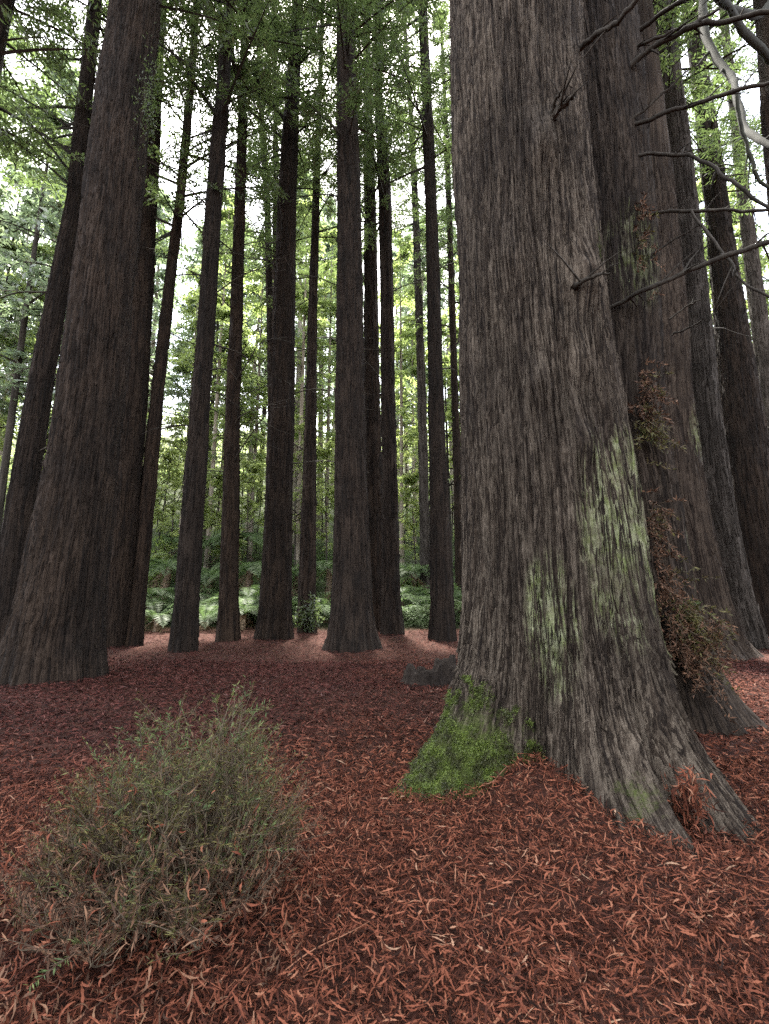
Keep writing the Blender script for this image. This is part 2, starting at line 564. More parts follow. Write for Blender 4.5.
def bark_disp(th, z, r0, seed, f=1.0):
    """ridged fibrous bark relief in about [-1, 1]"""
    cx, sx = np.cos(th) * r0, np.sin(th) * r0
    w = 0.06 * pn(cx * 1.3 + seed, sx * 1.3, z * 0.4)
    w2 = 0.02 * pn(cx * 3 + seed + 9, sx * 3, z * 1.2)
    tx, ty = -np.sin(th), np.cos(th)
    cx, sx = cx + (w + w2) * tx, sx + (w + w2) * ty
    def furrow(v, w_):
        return np.clip(np.abs(v) / w_, 0, 1) ** 0.7
    a = furrow(pn(cx * 5.6 * f, sx * 5.6 * f, z * 0.26 * f + seed), 0.15)
    b_ = furrow(pn(cx * 12 * f + 5, sx * 12 * f, z * 0.55 * f + seed), 0.17)
    c_ = furrow(pn(cx * 24 * f, sx * 24 * f, z * 1.5 * f + seed), 0.22)
    d_ = pn(cx * 2.0, sx * 2.0, z * 0.6 + seed + 3)
    e_ = pn(cx * 14 * f, sx * 14 * f, z * 9 * f + seed)
    return 0.46 * a + 0.36 * b_ + 0.22 * c_ + 0.45 * d_ + 0.15 * e_ - 0.75


def trunk_mesh(name, zc, xc, rc, Y, mat, ncols, rows, seed, amp, lobes=None, nlob=7, lobh=0.7, lobamp=0.13, zb=0.0, yc=None, burl=None, bf=1.0):
    """zc,xc,rc: centre line x and radius by height (already in world), axis on the plane y = Y.
    Returned in world coordinates."""
    z = rows
    x = np.interp(z, zc, xc)
    r = np.interp(z, zc, rc)
    k = np.ones(5) / 5
    x = np.convolve(np.pad(x, 2, 'edge'), k, 'valid')
    r = np.convolve(np.pad(r, 2, 'edge'), k, 'valid')
    th = np.arange(ncols) * 2 * math.pi / ncols
    TH, ZZ = np.meshgrid(th, z)
    RR = np.repeat(r[:, None], ncols, 1)
    r0 = float(np.median(r[z < zb + 4])) if (z < zb + 4).any() else float(r[0])
    D = amp * bark_disp(TH, ZZ, max(r0, 0.25), seed, bf)
    fl = np.exp(-np.clip(ZZ - zb, 0, None) / lobh)
    L = lobamp * (pn(np.cos(TH) * nlob * 0.35 + seed, np.sin(TH) * nlob * 0.35, ZZ * 0.35) + 0.1) * 1.6
    RR = RR * (1 + L * fl) + D
    if lobes:
        for (a, A, s, h) in lobes:
            dth = np.angle(np.exp(1j * (TH - R(a))))
            RR = RR + A * np.exp(-(dth / R(s)) ** 2) * np.exp(-np.clip(ZZ - zb, 0, None) / h)
    if burl:
        for (a, zz, A, s, h) in burl:
            dth = np.angle(np.exp(1j * (TH - R(a))))
            RR = RR + A * np.exp(-(dth / R(s)) ** 2 - ((ZZ - zz) / h) ** 2)
    VX = x[:, None] + RR * np.cos(TH)
    yy = Y if yc is None else np.interp(z, zc, yc)[:, None]
    VY = yy + RR * np.sin(TH)
    V = np.stack([VX, VY, ZZ], -1).reshape(-1, 3)
    global RELIEF
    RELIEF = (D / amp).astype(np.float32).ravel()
    n = ncols
    i = np.arange(len(z) - 1)[:, None] * n
    j = np.arange(n)[None, :]
    F = np.stack([i + j, i + (j + 1) % n, i + n + (j + 1) % n, i + n + j], -1).reshape(-1, 4)
    return V, F


def add_strips(V, F, rel, rows, ncols, n, zmin, zmax, seed, Lr=(0.15, 0.5), Wr=(0.012, 0.034), lift=0.012):
    """long fibrous strips of bark lying on the trunk, part of the same mesh"""
    q = np.random.default_rng(seed)
    P = V[:len(rows) * ncols].reshape(len(rows), ncols, 3)
    K = 7
    z0 = q.uniform(zmin, zmax, n)
    t0 = q.random(n) * ncols
    L = q.uniform(*Lr, n) * (0.6 + 0.8 * q.random(n) ** 2)
    Wd = q.uniform(*Wr, n)
    t = np.linspace(-0.5, 0.5, K)
    axis = P.mean(1)
    r_ = np.linalg.norm(P[:, :, :2] - axis[:, None, :2], axis=2).mean(1)

    def at(z, c):
        fr = np.clip(np.interp(z, rows, np.arange(len(rows))), 0, len(rows) - 1.001)
        i = fr.astype(int)
        a = (fr - i)[..., None]
        j = np.floor(c).astype(int)
        b = (c - j)[..., None]
        j0, j1 = j % ncols, (j + 1) % ncols
        p = (P[i, j0] * (1 - b) + P[i, j1] * b) * (1 - a) + (P[i + 1, j0] * (1 - b) + P[i + 1, j1] * b) * a
        ax_ = axis[i] * (1 - a) + axis[i + 1] * a
        d = p - ax_
        d[..., 2] = 0
        return p, unit(d)
    zz = z0[:, None] + L[:, None] * t[None]
    per_m = ncols / (2 * math.pi * np.interp(z0, rows, r_))
    lean_ = q.normal(0, 0.035, n) * L
    wob = q.normal(0, 0.006, (n, K)).cumsum(1) * 0.6
    cc = t0[:, None] + (lean_[:, None] * t[None] + wob) * per_m[:, None]
    hw = Wd[:, None] / 2 * np.clip(1 - np.abs(2 * t[None]) ** 3, 0.12, 1) * q.uniform(0.75, 1.2, (n, K))
    lf = lift * q.uniform(0.2, 1.3, n)[:, None] * (0.7 + 0.3 * q.random((n, K)))
    endl = np.where(q.random(n) < 0.15, q.uniform(0.5, 1.8, n), 0.0)[:, None] * lift * np.clip(np.sign(q.random(n) - 0.5)[:, None] * t[None] * 2, 0, 1) ** 2
    pc, dc = at(zz, cc)
    pl, dl = at(zz, cc - hw * per_m[:, None])
    pr, dr = at(zz, cc + hw * per_m[:, None])
    SV = np.stack([pl + dl * (endl - 0.004)[..., None], pc + dc * (lf + endl)[..., None], pr + dr * (endl - 0.004)[..., None]], 2)
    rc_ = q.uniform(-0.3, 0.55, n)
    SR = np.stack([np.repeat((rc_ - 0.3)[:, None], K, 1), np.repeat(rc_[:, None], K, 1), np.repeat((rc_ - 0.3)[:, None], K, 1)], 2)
    a = np.arange(K - 1)[:, None] * 3 + np.arange(2)[None, :]
    f = np.stack([a, a + 1, a + 4, a + 3], -1).reshape(-1, 4)
    SF = (np.arange(n)[:, None, None] * (3 * K) + f[None]).reshape(-1, 4) + len(V)
    return np.concatenate([V, SV.reshape(-1, 3)]), np.concatenate([F, SF]), np.concatenate([rel, SR.ravel().astype(np.float32)])


def survey(prof, D, zb, H, top_r=0.06):
    """prof: (py, x centre, width) from the top of the photograph down -> centre line of a real trunk at distance D"""
    zs, xs_, rs = [], [], []
    for py, px, w in prof[::-1]:
        x, _, z, t, r = at_depth(px, py, D)
        zs.append(z)
        xs_.append(x)
        rs.append(w * t / math.sqrt(1 + r * r) / (2 * FPX))
    # drop below ground
    zs = [zb - 0.5] + zs if zs[0] > zb - 0.5 else zs
    if len(zs) > len(xs_):
        xs_ = [xs_[0]] + xs_
        rs = [rs[0] * 1.12] + rs
    # carry the stem on to its top
    zt = zb + H
    if zt > zs[-1] + 1:
        sl = (xs_[-1] - xs_[-3]) / (zs[-1] - zs[-3])
        zs.append(zt)
        xs_.append(xs_[-1] + sl * (zt - zs[-2]) * 0.6)
        rs.append(top_r)
    return np.array(zs), np.array(xs_), np.array(rs)

# ---------------------------------------------------------------- crowns


def crown(seed, H, z0, Rm, nb, spr, L, Wd, mats, up=0.1, droop=0.16, shape=0.7, top=1.0, limbs=True, lean=None, per=9, zexp=0.9):
    """branches with flat drooping sprays of leaves, as one mesh (leaves + thin limbs)"""
    q = np.random.default_rng(seed)
    acc = Acc()
    z = z0 + (H - z0) * q.random(nb) ** zexp * top
    rel = (z - z0) / (H - z0)
    Lb = Rm * (1 - rel * 0.9) ** shape * q.uniform(0.5, 1.1, nb)
    az = q.random(nb) * 2 * math.pi
    upv = up + q.normal(0, 0.12, nb)
    dirh = np.stack([np.cos(az), np.sin(az), np.zeros(nb)], 1)
    perp = np.stack([-np.sin(az), np.cos(az), np.zeros(nb)], 1)

    def pos(idx, s):
        l = Lb[idx]
        p = dirh[idx] * (s * l)[:, None]
        p[:, 2] = z[idx] + s * l * upv[idx] - droop * (s ** 2) * l
        if lean is not None:
            p[:, 0] += np.interp(p[:, 2], lean[0], lean[1])
        return p
    bi = np.repeat(np.arange(nb), spr)
    s = q.uniform(0.22, 1.0, len(bi))
    side = q.choice([-1, 1], len(bi)) * q.uniform(0.0, 0.36, len(bi)) * (1.15 - s)
    c = pos(bi, s) + perp[bi] * (side * Lb[bi])[:, None]
    c[:, 2] -= np.abs(side) * Lb[bi] * 0.25
    # each spray: leaves on both sides of a short twig
    sd = unit(dirh[bi] * 0.7 + perp[bi] * np.sign(side)[:, None] * q.uniform(0.3, 1.0, len(bi))[:, None] + q.normal(0, 0.25, (len(bi), 3)) - np.array([0, 0, 0.25]))
    k = np.repeat(np.arange(len(bi)), per)
    along = np.tile(np.linspace(-0.5, 0.5, per), len(bi)) * L * per * 0.22
    sg = np.tile(np.where(np.arange(per) % 2 == 0, 1.0, -1.0), len(bi))
    a0 = sd[k]
    nrm = unit(q.normal(0, 0.35, (len(bi), 3)) + np.array([0, 0, 1.0]))[k]
    b0 = unit(np.cross(nrm, a0))
    base = c[k] + a0 * along[:, None] + q.normal(0, L * 0.12, (len(k), 3))
    ax = unit(a0 * 0.6 + b0 * sg[:, None] * 0.85 + q.normal(0, 0.28, (len(k), 3)) - np.array([0, 0, 0.22]))
    sdv = unit(np.cross(nrm + q.normal(0, 0.4, (len(k), 3)), ax))
    V, F = leaf_quads(base, ax, sdv, L * q.uniform(0.6, 1.25, len(k)), Wd * q.uniform(0.7, 1.2, len(k)))
    acc.add(V, F, 0)
    if limbs:
        ss = np.linspace(0, 1, 6)
        for b_ in range(nb):
            P = pos(np.full(6, b_), ss)
            V, F = tube(P, np.linspace(0.012 * Lb[b_] + 0.012, 0.006, 6), 3)
            acc.add(V, F, 1)
    return acc.mesh('crown', mats, smooth=False)


# ---------------------------------------------------------------- the grove
GROUP = 'redwoods of the grove'


def redwood(label, prof, D, mat, H=42, ncols=72, seed=1, amp=0.03, dz=0.12, crown_kw=None, lobamp=0.13, nlob=7, lobes=None, lobh=0.7, dzhi=0.8, zfine=14.0):
    xb = at_depth(prof[-1][1], prof[-1][0], D)[0]
    zb = float(g(xb, D))
    zc, xc, rc = survey(prof, D, zb, H)
    rc = rc * (0.88 if D > 10 else 0.95)      # the relief and bark strips stand proud of this radius
    rows = np.concatenate([np.arange(zb - 0.45, zb + 1.2, dz * 0.6), np.arange(zb + 1.2, zb + zfine, dz), np.arange(zb + zfine, zb + H, dzhi), [zb + H]])
    V, F = trunk_mesh('trunk', zc, xc, rc, D, mat, ncols, rows, seed, amp, lobamp=lobamp, nlob=nlob, zb=zb, lobes=lobes, lobh=lobh)
    t = thing('redwood_tree', label, 'tree', (xb, D, zb), GROUP)
    global RELIEF
    sc_ = max(1.0, D / 7.0)
    rmid = float(np.interp(zb + 3, zc, rc))
    ns = int(min(6000, 2 * math.pi * rmid * zfine * 1.2 / (0.33 * 0.024 * sc_ ** 1.6)))
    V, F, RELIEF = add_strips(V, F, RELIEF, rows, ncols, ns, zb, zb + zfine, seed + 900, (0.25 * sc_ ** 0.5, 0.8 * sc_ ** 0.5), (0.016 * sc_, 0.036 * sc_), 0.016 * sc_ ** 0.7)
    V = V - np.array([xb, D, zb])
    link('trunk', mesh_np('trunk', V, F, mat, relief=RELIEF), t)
    kw = dict(seed=seed + 50, H=H * 1.02, z0=H * 0.41, Rm=3.9, nb=100, spr=18, L=0.21, Wd=0.055, per=12, mats=[M_leaf_dark, M_limb], lean=(zc - zb, xc - xb))
    if crown_kw:
        kw.update(crown_kw)
    link('crown', crown(**kw), t)
    return t, (zc, xc, rc, zb, xb)


def dead_branch(t, tr, D, z, az, L, rad, seed, up=0.25, mat=None, hook=0.5):
    """thin bare branch on a trunk, starting at height z above its base"""
    zc, xc, rc, zb, xb = tr
    q = random.Random(seed)
    x0 = float(np.interp(z + zb, zc, xc)) - xb
    r0 = float(np.interp(z + zb, zc, rc)) * 0.8
    P = []
    for k in range(7):
        s = k / 6
        P.append((x0 + math.cos(az + 0.25 * s * q.uniform(-1, 1)) * (r0 + L * s), math.sin(az) * (r0 + L * s), z + L * (up * s - hook * s * s) + q.uniform(-.03, .03) * L))
    acc = Acc()
    V, F = tube(smooth_line(P, 2), np.linspace(rad, rad * 0.25, 13), 5)
    acc.add(V, F)
    for k in range(2, 6):
        p = np.array(P[k])
        dv = np.array([math.cos(az + q.choice([-1, 1]) * 0.8), math.sin(az + q.choice([-1, 1]) * 0.8), q.uniform(-0.7, 0.2)]) * L * q.uniform(0.15, 0.35)
        V, F = tube([p, p + dv * 0.5 + np.array([0, 0, -0.02 * L]), p + dv], [rad * 0.4, rad * 0.3, rad * 0.12], 4)
        acc.add(V, F)
    return link('branch', acc.mesh('branch', mat or M_limb), t)


def prof_lin(*rows):
    return list(rows)


trees = {}
SPEC = [
    # key, label, profile, base pixel row for distance, material, kwargs
    ('corner', 'dark redwood leaning out of the picture beyond the thick flared trunk', [(-60, 14, 26), (0, 2, 27), (70, -12, 29), (300, -62, 38), (640, -140, 60)], 664, M_bark_dark, dict(crown_kw=dict(z0=13, nb=130, Rm=4.2))),
    ('slim_leaner', 'slim dark redwood leaning inwards at the picture edge, partly behind the thick flared trunk', [(0, 95, 16), (100, 85, 17), (200, 75, 18), (400, 38, 28), (500, 22, 33), (600, 8, 40), (652, 0, 54)], 655, M_bark_dark, dict(crown_kw=dict(z0=13, nb=130, Rm=4.2))),
    ('thick', 'thick dark brown redwood with flared base and a small fresh sprig high on its bark', [(-60, 143, 44), (0, 138, 50), (100, 124, 55), (200, 113, 60), (300, 102, 64), (400, 91, 69), (500, 77, 78), (580, 65, 88), (640, 57, 101), (684, 54, 118)], 678, M_bark_dark,
     dict(ncols=280, dz=0.035, amp=0.075, lobamp=0.10, zfine=15, crown_kw=dict(z0=15, nb=130, Rm=4.5))),
    ('thick_twin', 'dark redwood close behind the thick flared trunk, showing only along its edge', [(0, 158, 20), (200, 146, 25), (300, 140, 28), (400, 133, 32), (500, 125, 33), (600, 117, 33), (647, 112, 38)], 647, M_bark_dark, dict(ncols=120)),
    ('slim_a', 'very slim dark redwood with curved stem, next beside the thick pair of trunks', [(0, 197, 7), (100, 190, 8), (200, 180, 9), (300, 168, 12), (400, 157, 13), (500, 147, 17), (600, 137, 19), (646, 132, 26)], 646, M_bark_dark, dict(crown_kw=dict(z0=13, nb=130, Rm=4.2))),
    ('slim_b', 'medium dark redwood leaning slightly, its bare foot set forward on the open litter', [(0, 230, 12), (100, 222, 15), (200, 214, 17), (300, 208, 18), (400, 201, 20), (500, 194, 24), (600, 187, 27), (652, 183, 31)], 652, M_bark_dark, dict(ncols=110)),
    ('slim_c', 'slim dark redwood with narrow straight foot, between the slightly leaning one and the flared one', [(0, 245, 7), (100, 243, 9), (200, 240, 11), (300, 237, 13), (400, 233, 15), (500, 231, 18), (600, 229, 21), (641, 228, 27)], 641, M_bark_dark, {}),
    ('pair_back_a', 'thin dark pole of a redwood just behind the flared double stem', [(0, 256, 5), (100, 261, 5), (200, 267, 6), (300, 270, 7), (400, 272, 8), (600, 268, 12)], 628, M_bark_dark, {}),
    ('pair_back_b', 'thinnest redwood pole pressed against the flared double stem', [(0, 274, 4), (100, 275, 4), (200, 276, 6), (400, 277, 9), (600, 276, 13)], 630, M_bark_dark, {}),
    ('flared', 'dark redwood with widening flared foot, a thin pole beside its upper stem', [(0, 298, 12), (100, 292, 16), (200, 287, 20), (300, 285, 22), (400, 283, 25), (500, 279, 29), (560, 277, 32), (610, 275, 36), (640, 273, 42)], 639, M_bark_dark, dict(ncols=110)),
    ('shrubby', 'slim dark redwood with a green shrub growing round its foot', [(0, 323, 3), (80, 320, 5), (200, 316, 7), (300, 313, 9), (400, 311, 11), (500, 309, 15), (600, 307, 19), (633, 307, 22)], 633, M_bark_dark, {}),
    ('middle', 'stout redwood with flared foot standing mid-grove, ribbed brown bark', [(0, 345, 19), (100, 347, 22), (200, 349, 25), (300, 350, 28), (400, 350, 31), (500, 351, 36), (560, 352, 40), (610, 352, 47), (635, 353, 56), (650, 353, 66)], 648, M_bark_dark, dict(ncols=140, dz=0.07, amp=0.04, lobamp=0.16)),
    ('middle_back', 'slim dark redwood half hidden behind the stout trunk mid-grove', [(0, 366, 7), (100, 368, 9), (200, 370, 12), (300, 371, 15), (400, 372, 17), (500, 374, 19), (628, 376, 26)], 630, M_bark_dark, {}),
    ('kinked', 'slim redwood with a kink and a side limb high on its stem', [(0, 379, 8), (60, 378, 9), (110, 378, 9), (140, 382, 11), (200, 385, 13), (300, 387, 14), (400, 388, 15), (500, 390, 17), (600, 391, 20), (635, 392, 27)], 635, M_bark_dark, {}),
    ('pale_thin', 'thin grey redwood pole farther back, between the kinked stem and the smooth straight one', [(0, 403, 4), (130, 412, 5), (250, 417, 7), (400, 422, 9), (500, 424, 10), (618, 427, 14)], 621, M_bark_grey, {}),
    ('smooth', 'straight medium redwood with smooth reddish bark, next to the giant mossy trunk', [(0, 422, 10), (100, 427, 11), (200, 431, 12), (300, 434, 14), (400, 436, 16), (500, 439, 20), (600, 442, 25), (641, 443, 31)], 641, M_bark_dark, dict(ncols=110)),
    ('sliver', 'thin redwood pole showing as a sliver along the edge of the giant mossy trunk', [(0, 440, 3), (150, 447, 5), (300, 452, 6), (400, 455, 7), (620, 462, 12)], 622, M_bark_dark, {}),
    ('brown_mid', 'brown redwood with root flare behind the lichen-edged twin trunk', [(0, 628, 48), (100, 640, 52), (200, 648, 58), (300, 655, 66), (420, 662, 72), (500, 672, 76), (600, 692, 82), (640, 704, 92), (658, 708, 112)], 656, M_bark_twin, dict(ncols=220, dz=0.05, amp=0.07, lobamp=0.24, zfine=14)),
    ('grey', 'pale grey redwood standing just behind the brown one with root flare', [(0, 658, 32), (60, 664, 34), (200, 681, 36), (300, 691, 38), (420, 703, 42), (500, 714, 44), (600, 733, 47), (646, 745, 56)], 648, M_bark_grey, dict(ncols=170, dz=0.07, amp=0.05)),
    ('dark_gap', 'dark redwood in shade beside the pale grey one', [(0, 690, 18), (200, 716, 26), (300, 728, 34), (420, 742, 50), (500, 752, 56), (600, 768, 62), (636, 775, 72)], 637, M_bark_dark, dict(ncols=110)),
    ('edge_slim', 'slim grey-brown redwood farther off, half cut by the picture edge', [(0, 722, 9), (200, 744, 14), (300, 757, 18), (420, 772, 24), (625, 800, 34)], 626, M_bark_grey, {}),
    ('edge_upper', 'big dark redwood filling the upper picture corner beside the hanging lichened limb', [(0, 780, 60), (100, 792, 72), (200, 805, 84), (300, 822, 96), (500, 858, 116), (660, 890, 150)], 668, M_bark_dark, dict(ncols=160, dz=0.08)),
]
for n, (key, label, prof, brow, mat, kw) in enumerate(SPEC):
    D = ground_dist(brow)
    zfine = kw.get('zfine', 0.62 * D * 1.6 + 4)
    k2 = dict(kw)
    k2.setdefault('ncols', 72)
    k2['zfine'] = zfine
    trees[key] = (*redwood(label, prof, D, mat, H=38 + (n * 7) % 11, seed=n * 3 + 2, **k2), D)

# bare lower branches of the grove
q = random.Random(3)
for key, zr, n in (('slim_leaner', (5, 13), 5), ('slim_a', (5, 14), 7), ('slim_b', (5, 15), 7), ('slim_c', (5, 15), 8), ('flared', (6, 16), 6), ('shrubby', (6, 16), 5),
                   ('kinked', (8, 16), 4), ('smooth', (8, 16), 3), ('middle', (9, 16), 3), ('grey', (5, 13), 5), ('dark_gap', (6, 14), 5), ('edge_slim', (6, 14), 4)):
    t, tr, D = trees[key]
    for k in range(int(n * 1.5)):
        z = zr[0] + (zr[1] - zr[0]) * (k + q.random()) / (n * 1.5)
        az = q.choice([0.0, math.pi]) + q.uniform(-0.9, 0.9)
        dead_branch(t, tr, D, z, az, q.choice([0.35, 0.6, 1.2, 1.8, 2.4, 3.0, 3.5]), q.uniform(0.018, 0.032), k * 7 + n, up=q.uniform(-0.1, 0.7), hook=q.uniform(0.2, 0.6))
# the side limb of the kinked stem
t, tr, D = trees['kinked']
dead_branch(t, tr, D, at_depth(386, 140, D)[2] - tr[3], -0.1, 1.6, 0.06, 5, up=0.75, hook=0.05)

# fresh sprig on the thick trunk
t, tr, D = trees['thick']
qq = np.random.default_rng(12)
x, _, z, _, _ = at_depth(154, 115, D)
n = 520
base = np.stack([qq.normal(x - tr[4] + 0.02, 0.10, n), qq.normal(-0.30, 0.16, n), z - tr[3] + 0.6 * np.round(qq.normal(0, 0.9, n) * 2) / 2 + qq.normal(0, 0.11, n)], 1)
ax = unit(qq.normal(0, 0.6, (n, 3)) + np.array([0.5, -0.5, -0.3]))
V, F = leaf_quads(base, ax, unit(np.cross(ax, qq.normal(0, 1, (n, 3)))), qq.uniform(0.04, 0.11, n), 0.022)
link('foliage', mesh_np('foliage', V, F, M_leaf_dark, smooth=False), t)

# ---------------------------------------------------------------- the giant mossy tree
zb = 0.0
L_edge = [(-60, 449), (0, 450), (100, 454), (200, 457), (300, 459), (400, 461), (550, 462), (600, 462), (660, 461), (760, 452)]
R_edge = [(-60, 565), (0, 575), (100, 581), (200, 589), (300, 600), (400, 613), (470, 625), (540, 635), (600, 640), (660, 648), (760, 655)]
pys = [-60, 0, 100, 200, 300, 400, 470, 540, 600, 660, 760]
prof = []
for p in pys:
    l = np.interp(p, *zip(*L_edge))
    r = np.interp(p, *zip(*R_edge))
    prof.append((p, (l + r) / 2, r - l))
zc, xc, rc = survey(prof, BY, 0.0, 45)
rows = np.concatenate([np.arange(-0.5, 3.2, 0.014), np.arange(3.2, 9.5, 0.022), np.arange(9.5, 45, 0.9), [45.0]])
lobes = [(194, 0.46, 20, 0.50), (216, 0.46, 16, 0.42), (206, 0.10, 4, 0.35), (228, 0.10, 4, 0.3), (184, 0.08, 4, 0.4), (274, 0.72, 14, 0.40), (266, 0.12, 3.5, 0.5), (280, 0.16, 3, 0.6), (272, -0.08, 2.5, 0.6), (303, 0.60, 14, 0.62), (297, 0.13, 3.5, 0.6),
         (309, 0.14, 3.5, 0.7), (318, 0.16, 5, 0.7), (345, 0.35, 20, 0.6), (60, 0.4, 25, 0.6), (120, 0.4, 25, 0.6), (244, -0.08, 7, 0.7), (253, 0.12, 5, 0.5), (288, -0.26, 5, 0.5), (262, -0.07, 3, 0.6)]
burl = [(268, 5.7, 0.14, 10, 0.28), (252, 3.3, 0.10, 7, 0.2), (292, 4.35, 0.13, 9, 0.3), (276, 2.75, 0.09, 7, 0.2), (240, 4.6, 0.07, 6, 0.25), (283, 3.5, 0.08, 5, 0.2), (297, 2.7, -0.06, 4, 0.28)]
V, F = trunk_mesh('trunk', zc, xc, rc, BY, M_bark_big, 560, rows, 4.0, 0.075, bf=1.3, lobes=lobes, burl=burl, nlob=8, lobh=0.6, lobamp=0.05)
big = thing('redwood_tree', 'giant grey-brown redwood with a bright mossy buttress and pale lichen streaks', 'tree', (BX, BY, 0), GROUP)
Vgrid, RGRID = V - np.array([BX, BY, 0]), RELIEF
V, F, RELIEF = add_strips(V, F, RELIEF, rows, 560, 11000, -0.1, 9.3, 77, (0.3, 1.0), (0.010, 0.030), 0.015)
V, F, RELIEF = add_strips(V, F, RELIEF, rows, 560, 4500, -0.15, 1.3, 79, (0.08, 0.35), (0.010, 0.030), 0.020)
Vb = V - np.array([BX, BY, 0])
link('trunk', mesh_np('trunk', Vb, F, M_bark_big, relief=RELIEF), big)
link('crown', crown(seed=71, H=46, z0=17, Rm=6.0, nb=130, spr=26, L=0.24, Wd=0.065, per=12, mats=[M_leaf_dark, M_limb], lean=(zc, xc - BX)), big)

# moss tufts on the buttress: tiny leaves standing on the bark surface
P = Vgrid.reshape(len(rows), 560, 3)
cand = P[(rows > -0.05) & (rows < 1.0)].reshape(-1, 3)
d1 = 1 - np.linalg.norm((cand - np.array([-1.08, -0.55, 0.16])) / np.array([0.72, 0.72, 0.72]), axis=1)
mv = (d1 + 0.9 * fbm(cand[:, 0] * 7, cand[:, 1] * 7, cand[:, 2] * 5, 3) + 0.25 * RGRID.reshape(len(rows), 560)[(rows > -0.05) & (rows < 1.0)].ravel())
keep = (mv > 0.22) & (d1 > 0.03)
cand = cand[keep]
qq = np.random.default_rng(4)
n = 130000
wgt = np.clip((mv[keep] - 0.22) / 0.45, 0.02, 1)
pick = cand[qq.choice(len(cand), n, p=wgt / wgt.sum())] + qq.normal(0, 0.008, (n, 3))
clump = np.clip(fbm(pick[:, 0] * 16, pick[:, 1] * 16, pick[:, 2] * 12, 3) + 0.15, 0, 1)[:, None] * 0.06
pick = pick + unit(pick * np.array([1, 1, 0.0]) + 1e-6) * clump * qq.random((n, 1)) ** 0.5
outd = unit(pick * np.array([1, 1, 0.0]) + 1e-6)
ax = unit(outd + qq.normal(0, 0.55, (n, 3)) - np.array([0, 0, 0.25]))
V, F = leaf_quads(pick - outd * 0.006, ax, unit(np.cross(ax, qq.normal(0, 1, (n, 3)))), qq.uniform(0.006, 0.022, n), qq.uniform(0.0035, 0.007, n))
link('moss', mesh_np('moss', V, F, M_moss, smooth=False), big)


def px_branch(t, o, pts, Y0, Y1, w0, w1, mat, name='branch', twigs=0, seed=0):
    """a limb following surveyed points, coming from Y0 to Y1"""
    n = len(pts)
    P, rad = [], []
    for k, (px, py) in enumerate(pts):
        s = k / (n - 1)
        Yk = Y0 + (Y1 - Y0) * s
        x, y, z, tt, r = at_depth(px, py, Yk)
        P.append((x - o[0], y - o[1], z - o[2]))
        rad.append((w0 + (w1 - w0) * s) * tt / (2 * FPX))
    Q = smooth_line(P, 5)
    qr = np.random.default_rng(seed + 31)
    Q = Q + qr.normal(0, 0.006, Q.shape) + 0.02 * np.stack([pn(np.arange(len(Q)) * 0.23 + seed, c_ * 3.1, 0.5) for c_ in range(3)], 1)
    rr = np.interp(np.linspace(0, n - 1, len(Q)), np.arange(n), rad) * (1 + qr.uniform(-0.12, 0.12, len(Q)))
    acc = Acc()
    acc.add(*tube(Q, rr, 8))
    for k in range(twigs * 3):
        i = qr.integers(len(Q) // 4, len(Q) - 1)
        dv = unit(Q[min(i + 1, len(Q) - 1)] - Q[i] + 1e-6) * 0.6 + qr.normal(0, 0.5, 3)
        dv *= qr.uniform(0.12, 0.4)
        acc.add(*tube([Q[i], Q[i] + dv * 0.5 + np.array([0, 0, 0.02]), Q[i] + dv], [rr[i] * 0.45, rr[i] * 0.35, rr[i] * 0.12], 5))
    return link(name, acc.mesh(name, mat), t)


bo = (BX, BY, 0)
px_branch(big, bo, [(543, 128), (556, 112), (566, 103), (577, 94)], 3.95, 3.6, 9, 3, M_limb, 'snag', 2, 1)
px_branch(big, bo, [(546, 124), (552, 112), (556, 100), (562, 92)], 3.95, 3.65, 7, 2, M_limb, 'snag', 1, 2)
px_branch(big, bo, [(572, 287), (584, 282), (597, 277), (609, 273)], 3.85, 3.6, 6, 2, M_limb, 'snag', 1, 3)
px_branch(big, bo, [(566, 57), (586, 45), (602, 32), (620, 18), (642, -6)], 4.25, 3.6, 6, 5, M_limb, 'branch', 1, 4)

# ---------------------------------------------------------------- its twin, close behind
TD = 6.0
prof = [(-60, 572, 92), (0, 580, 96), (100, 590, 100), (200, 598, 104), (300, 602, 108), (420, 605, 113), (500, 614, 118), (600, 627, 124), (660, 637, 132), (715, 644, 150)]
zc, xc, rc = survey(prof, TD, 0.0, 44)
txb = float(np.interp(0, zc, xc))
tzb = float(g(txb, TD))
rows = np.concatenate([np.arange(-0.4, 10.5, 0.03), np.arange(10.5, 44, 0.9), [44.0]])
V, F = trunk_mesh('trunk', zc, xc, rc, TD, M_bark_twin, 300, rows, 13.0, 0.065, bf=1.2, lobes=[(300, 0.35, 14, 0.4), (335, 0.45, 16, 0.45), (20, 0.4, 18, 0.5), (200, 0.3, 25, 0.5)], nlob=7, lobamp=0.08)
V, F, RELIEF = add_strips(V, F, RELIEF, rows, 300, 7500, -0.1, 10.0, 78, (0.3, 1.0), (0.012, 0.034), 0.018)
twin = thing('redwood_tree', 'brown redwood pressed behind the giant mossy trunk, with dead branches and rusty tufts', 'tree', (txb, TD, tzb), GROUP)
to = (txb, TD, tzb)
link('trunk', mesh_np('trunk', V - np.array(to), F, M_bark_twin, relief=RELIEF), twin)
link('crown', crown(seed=72, H=45, z0=17, Rm=5.5, nb=120, spr=24, L=0.24, Wd=0.065, per=12, mats=[M_leaf_dark, M_limb], lean=(zc - tzb, xc - txb)), twin)
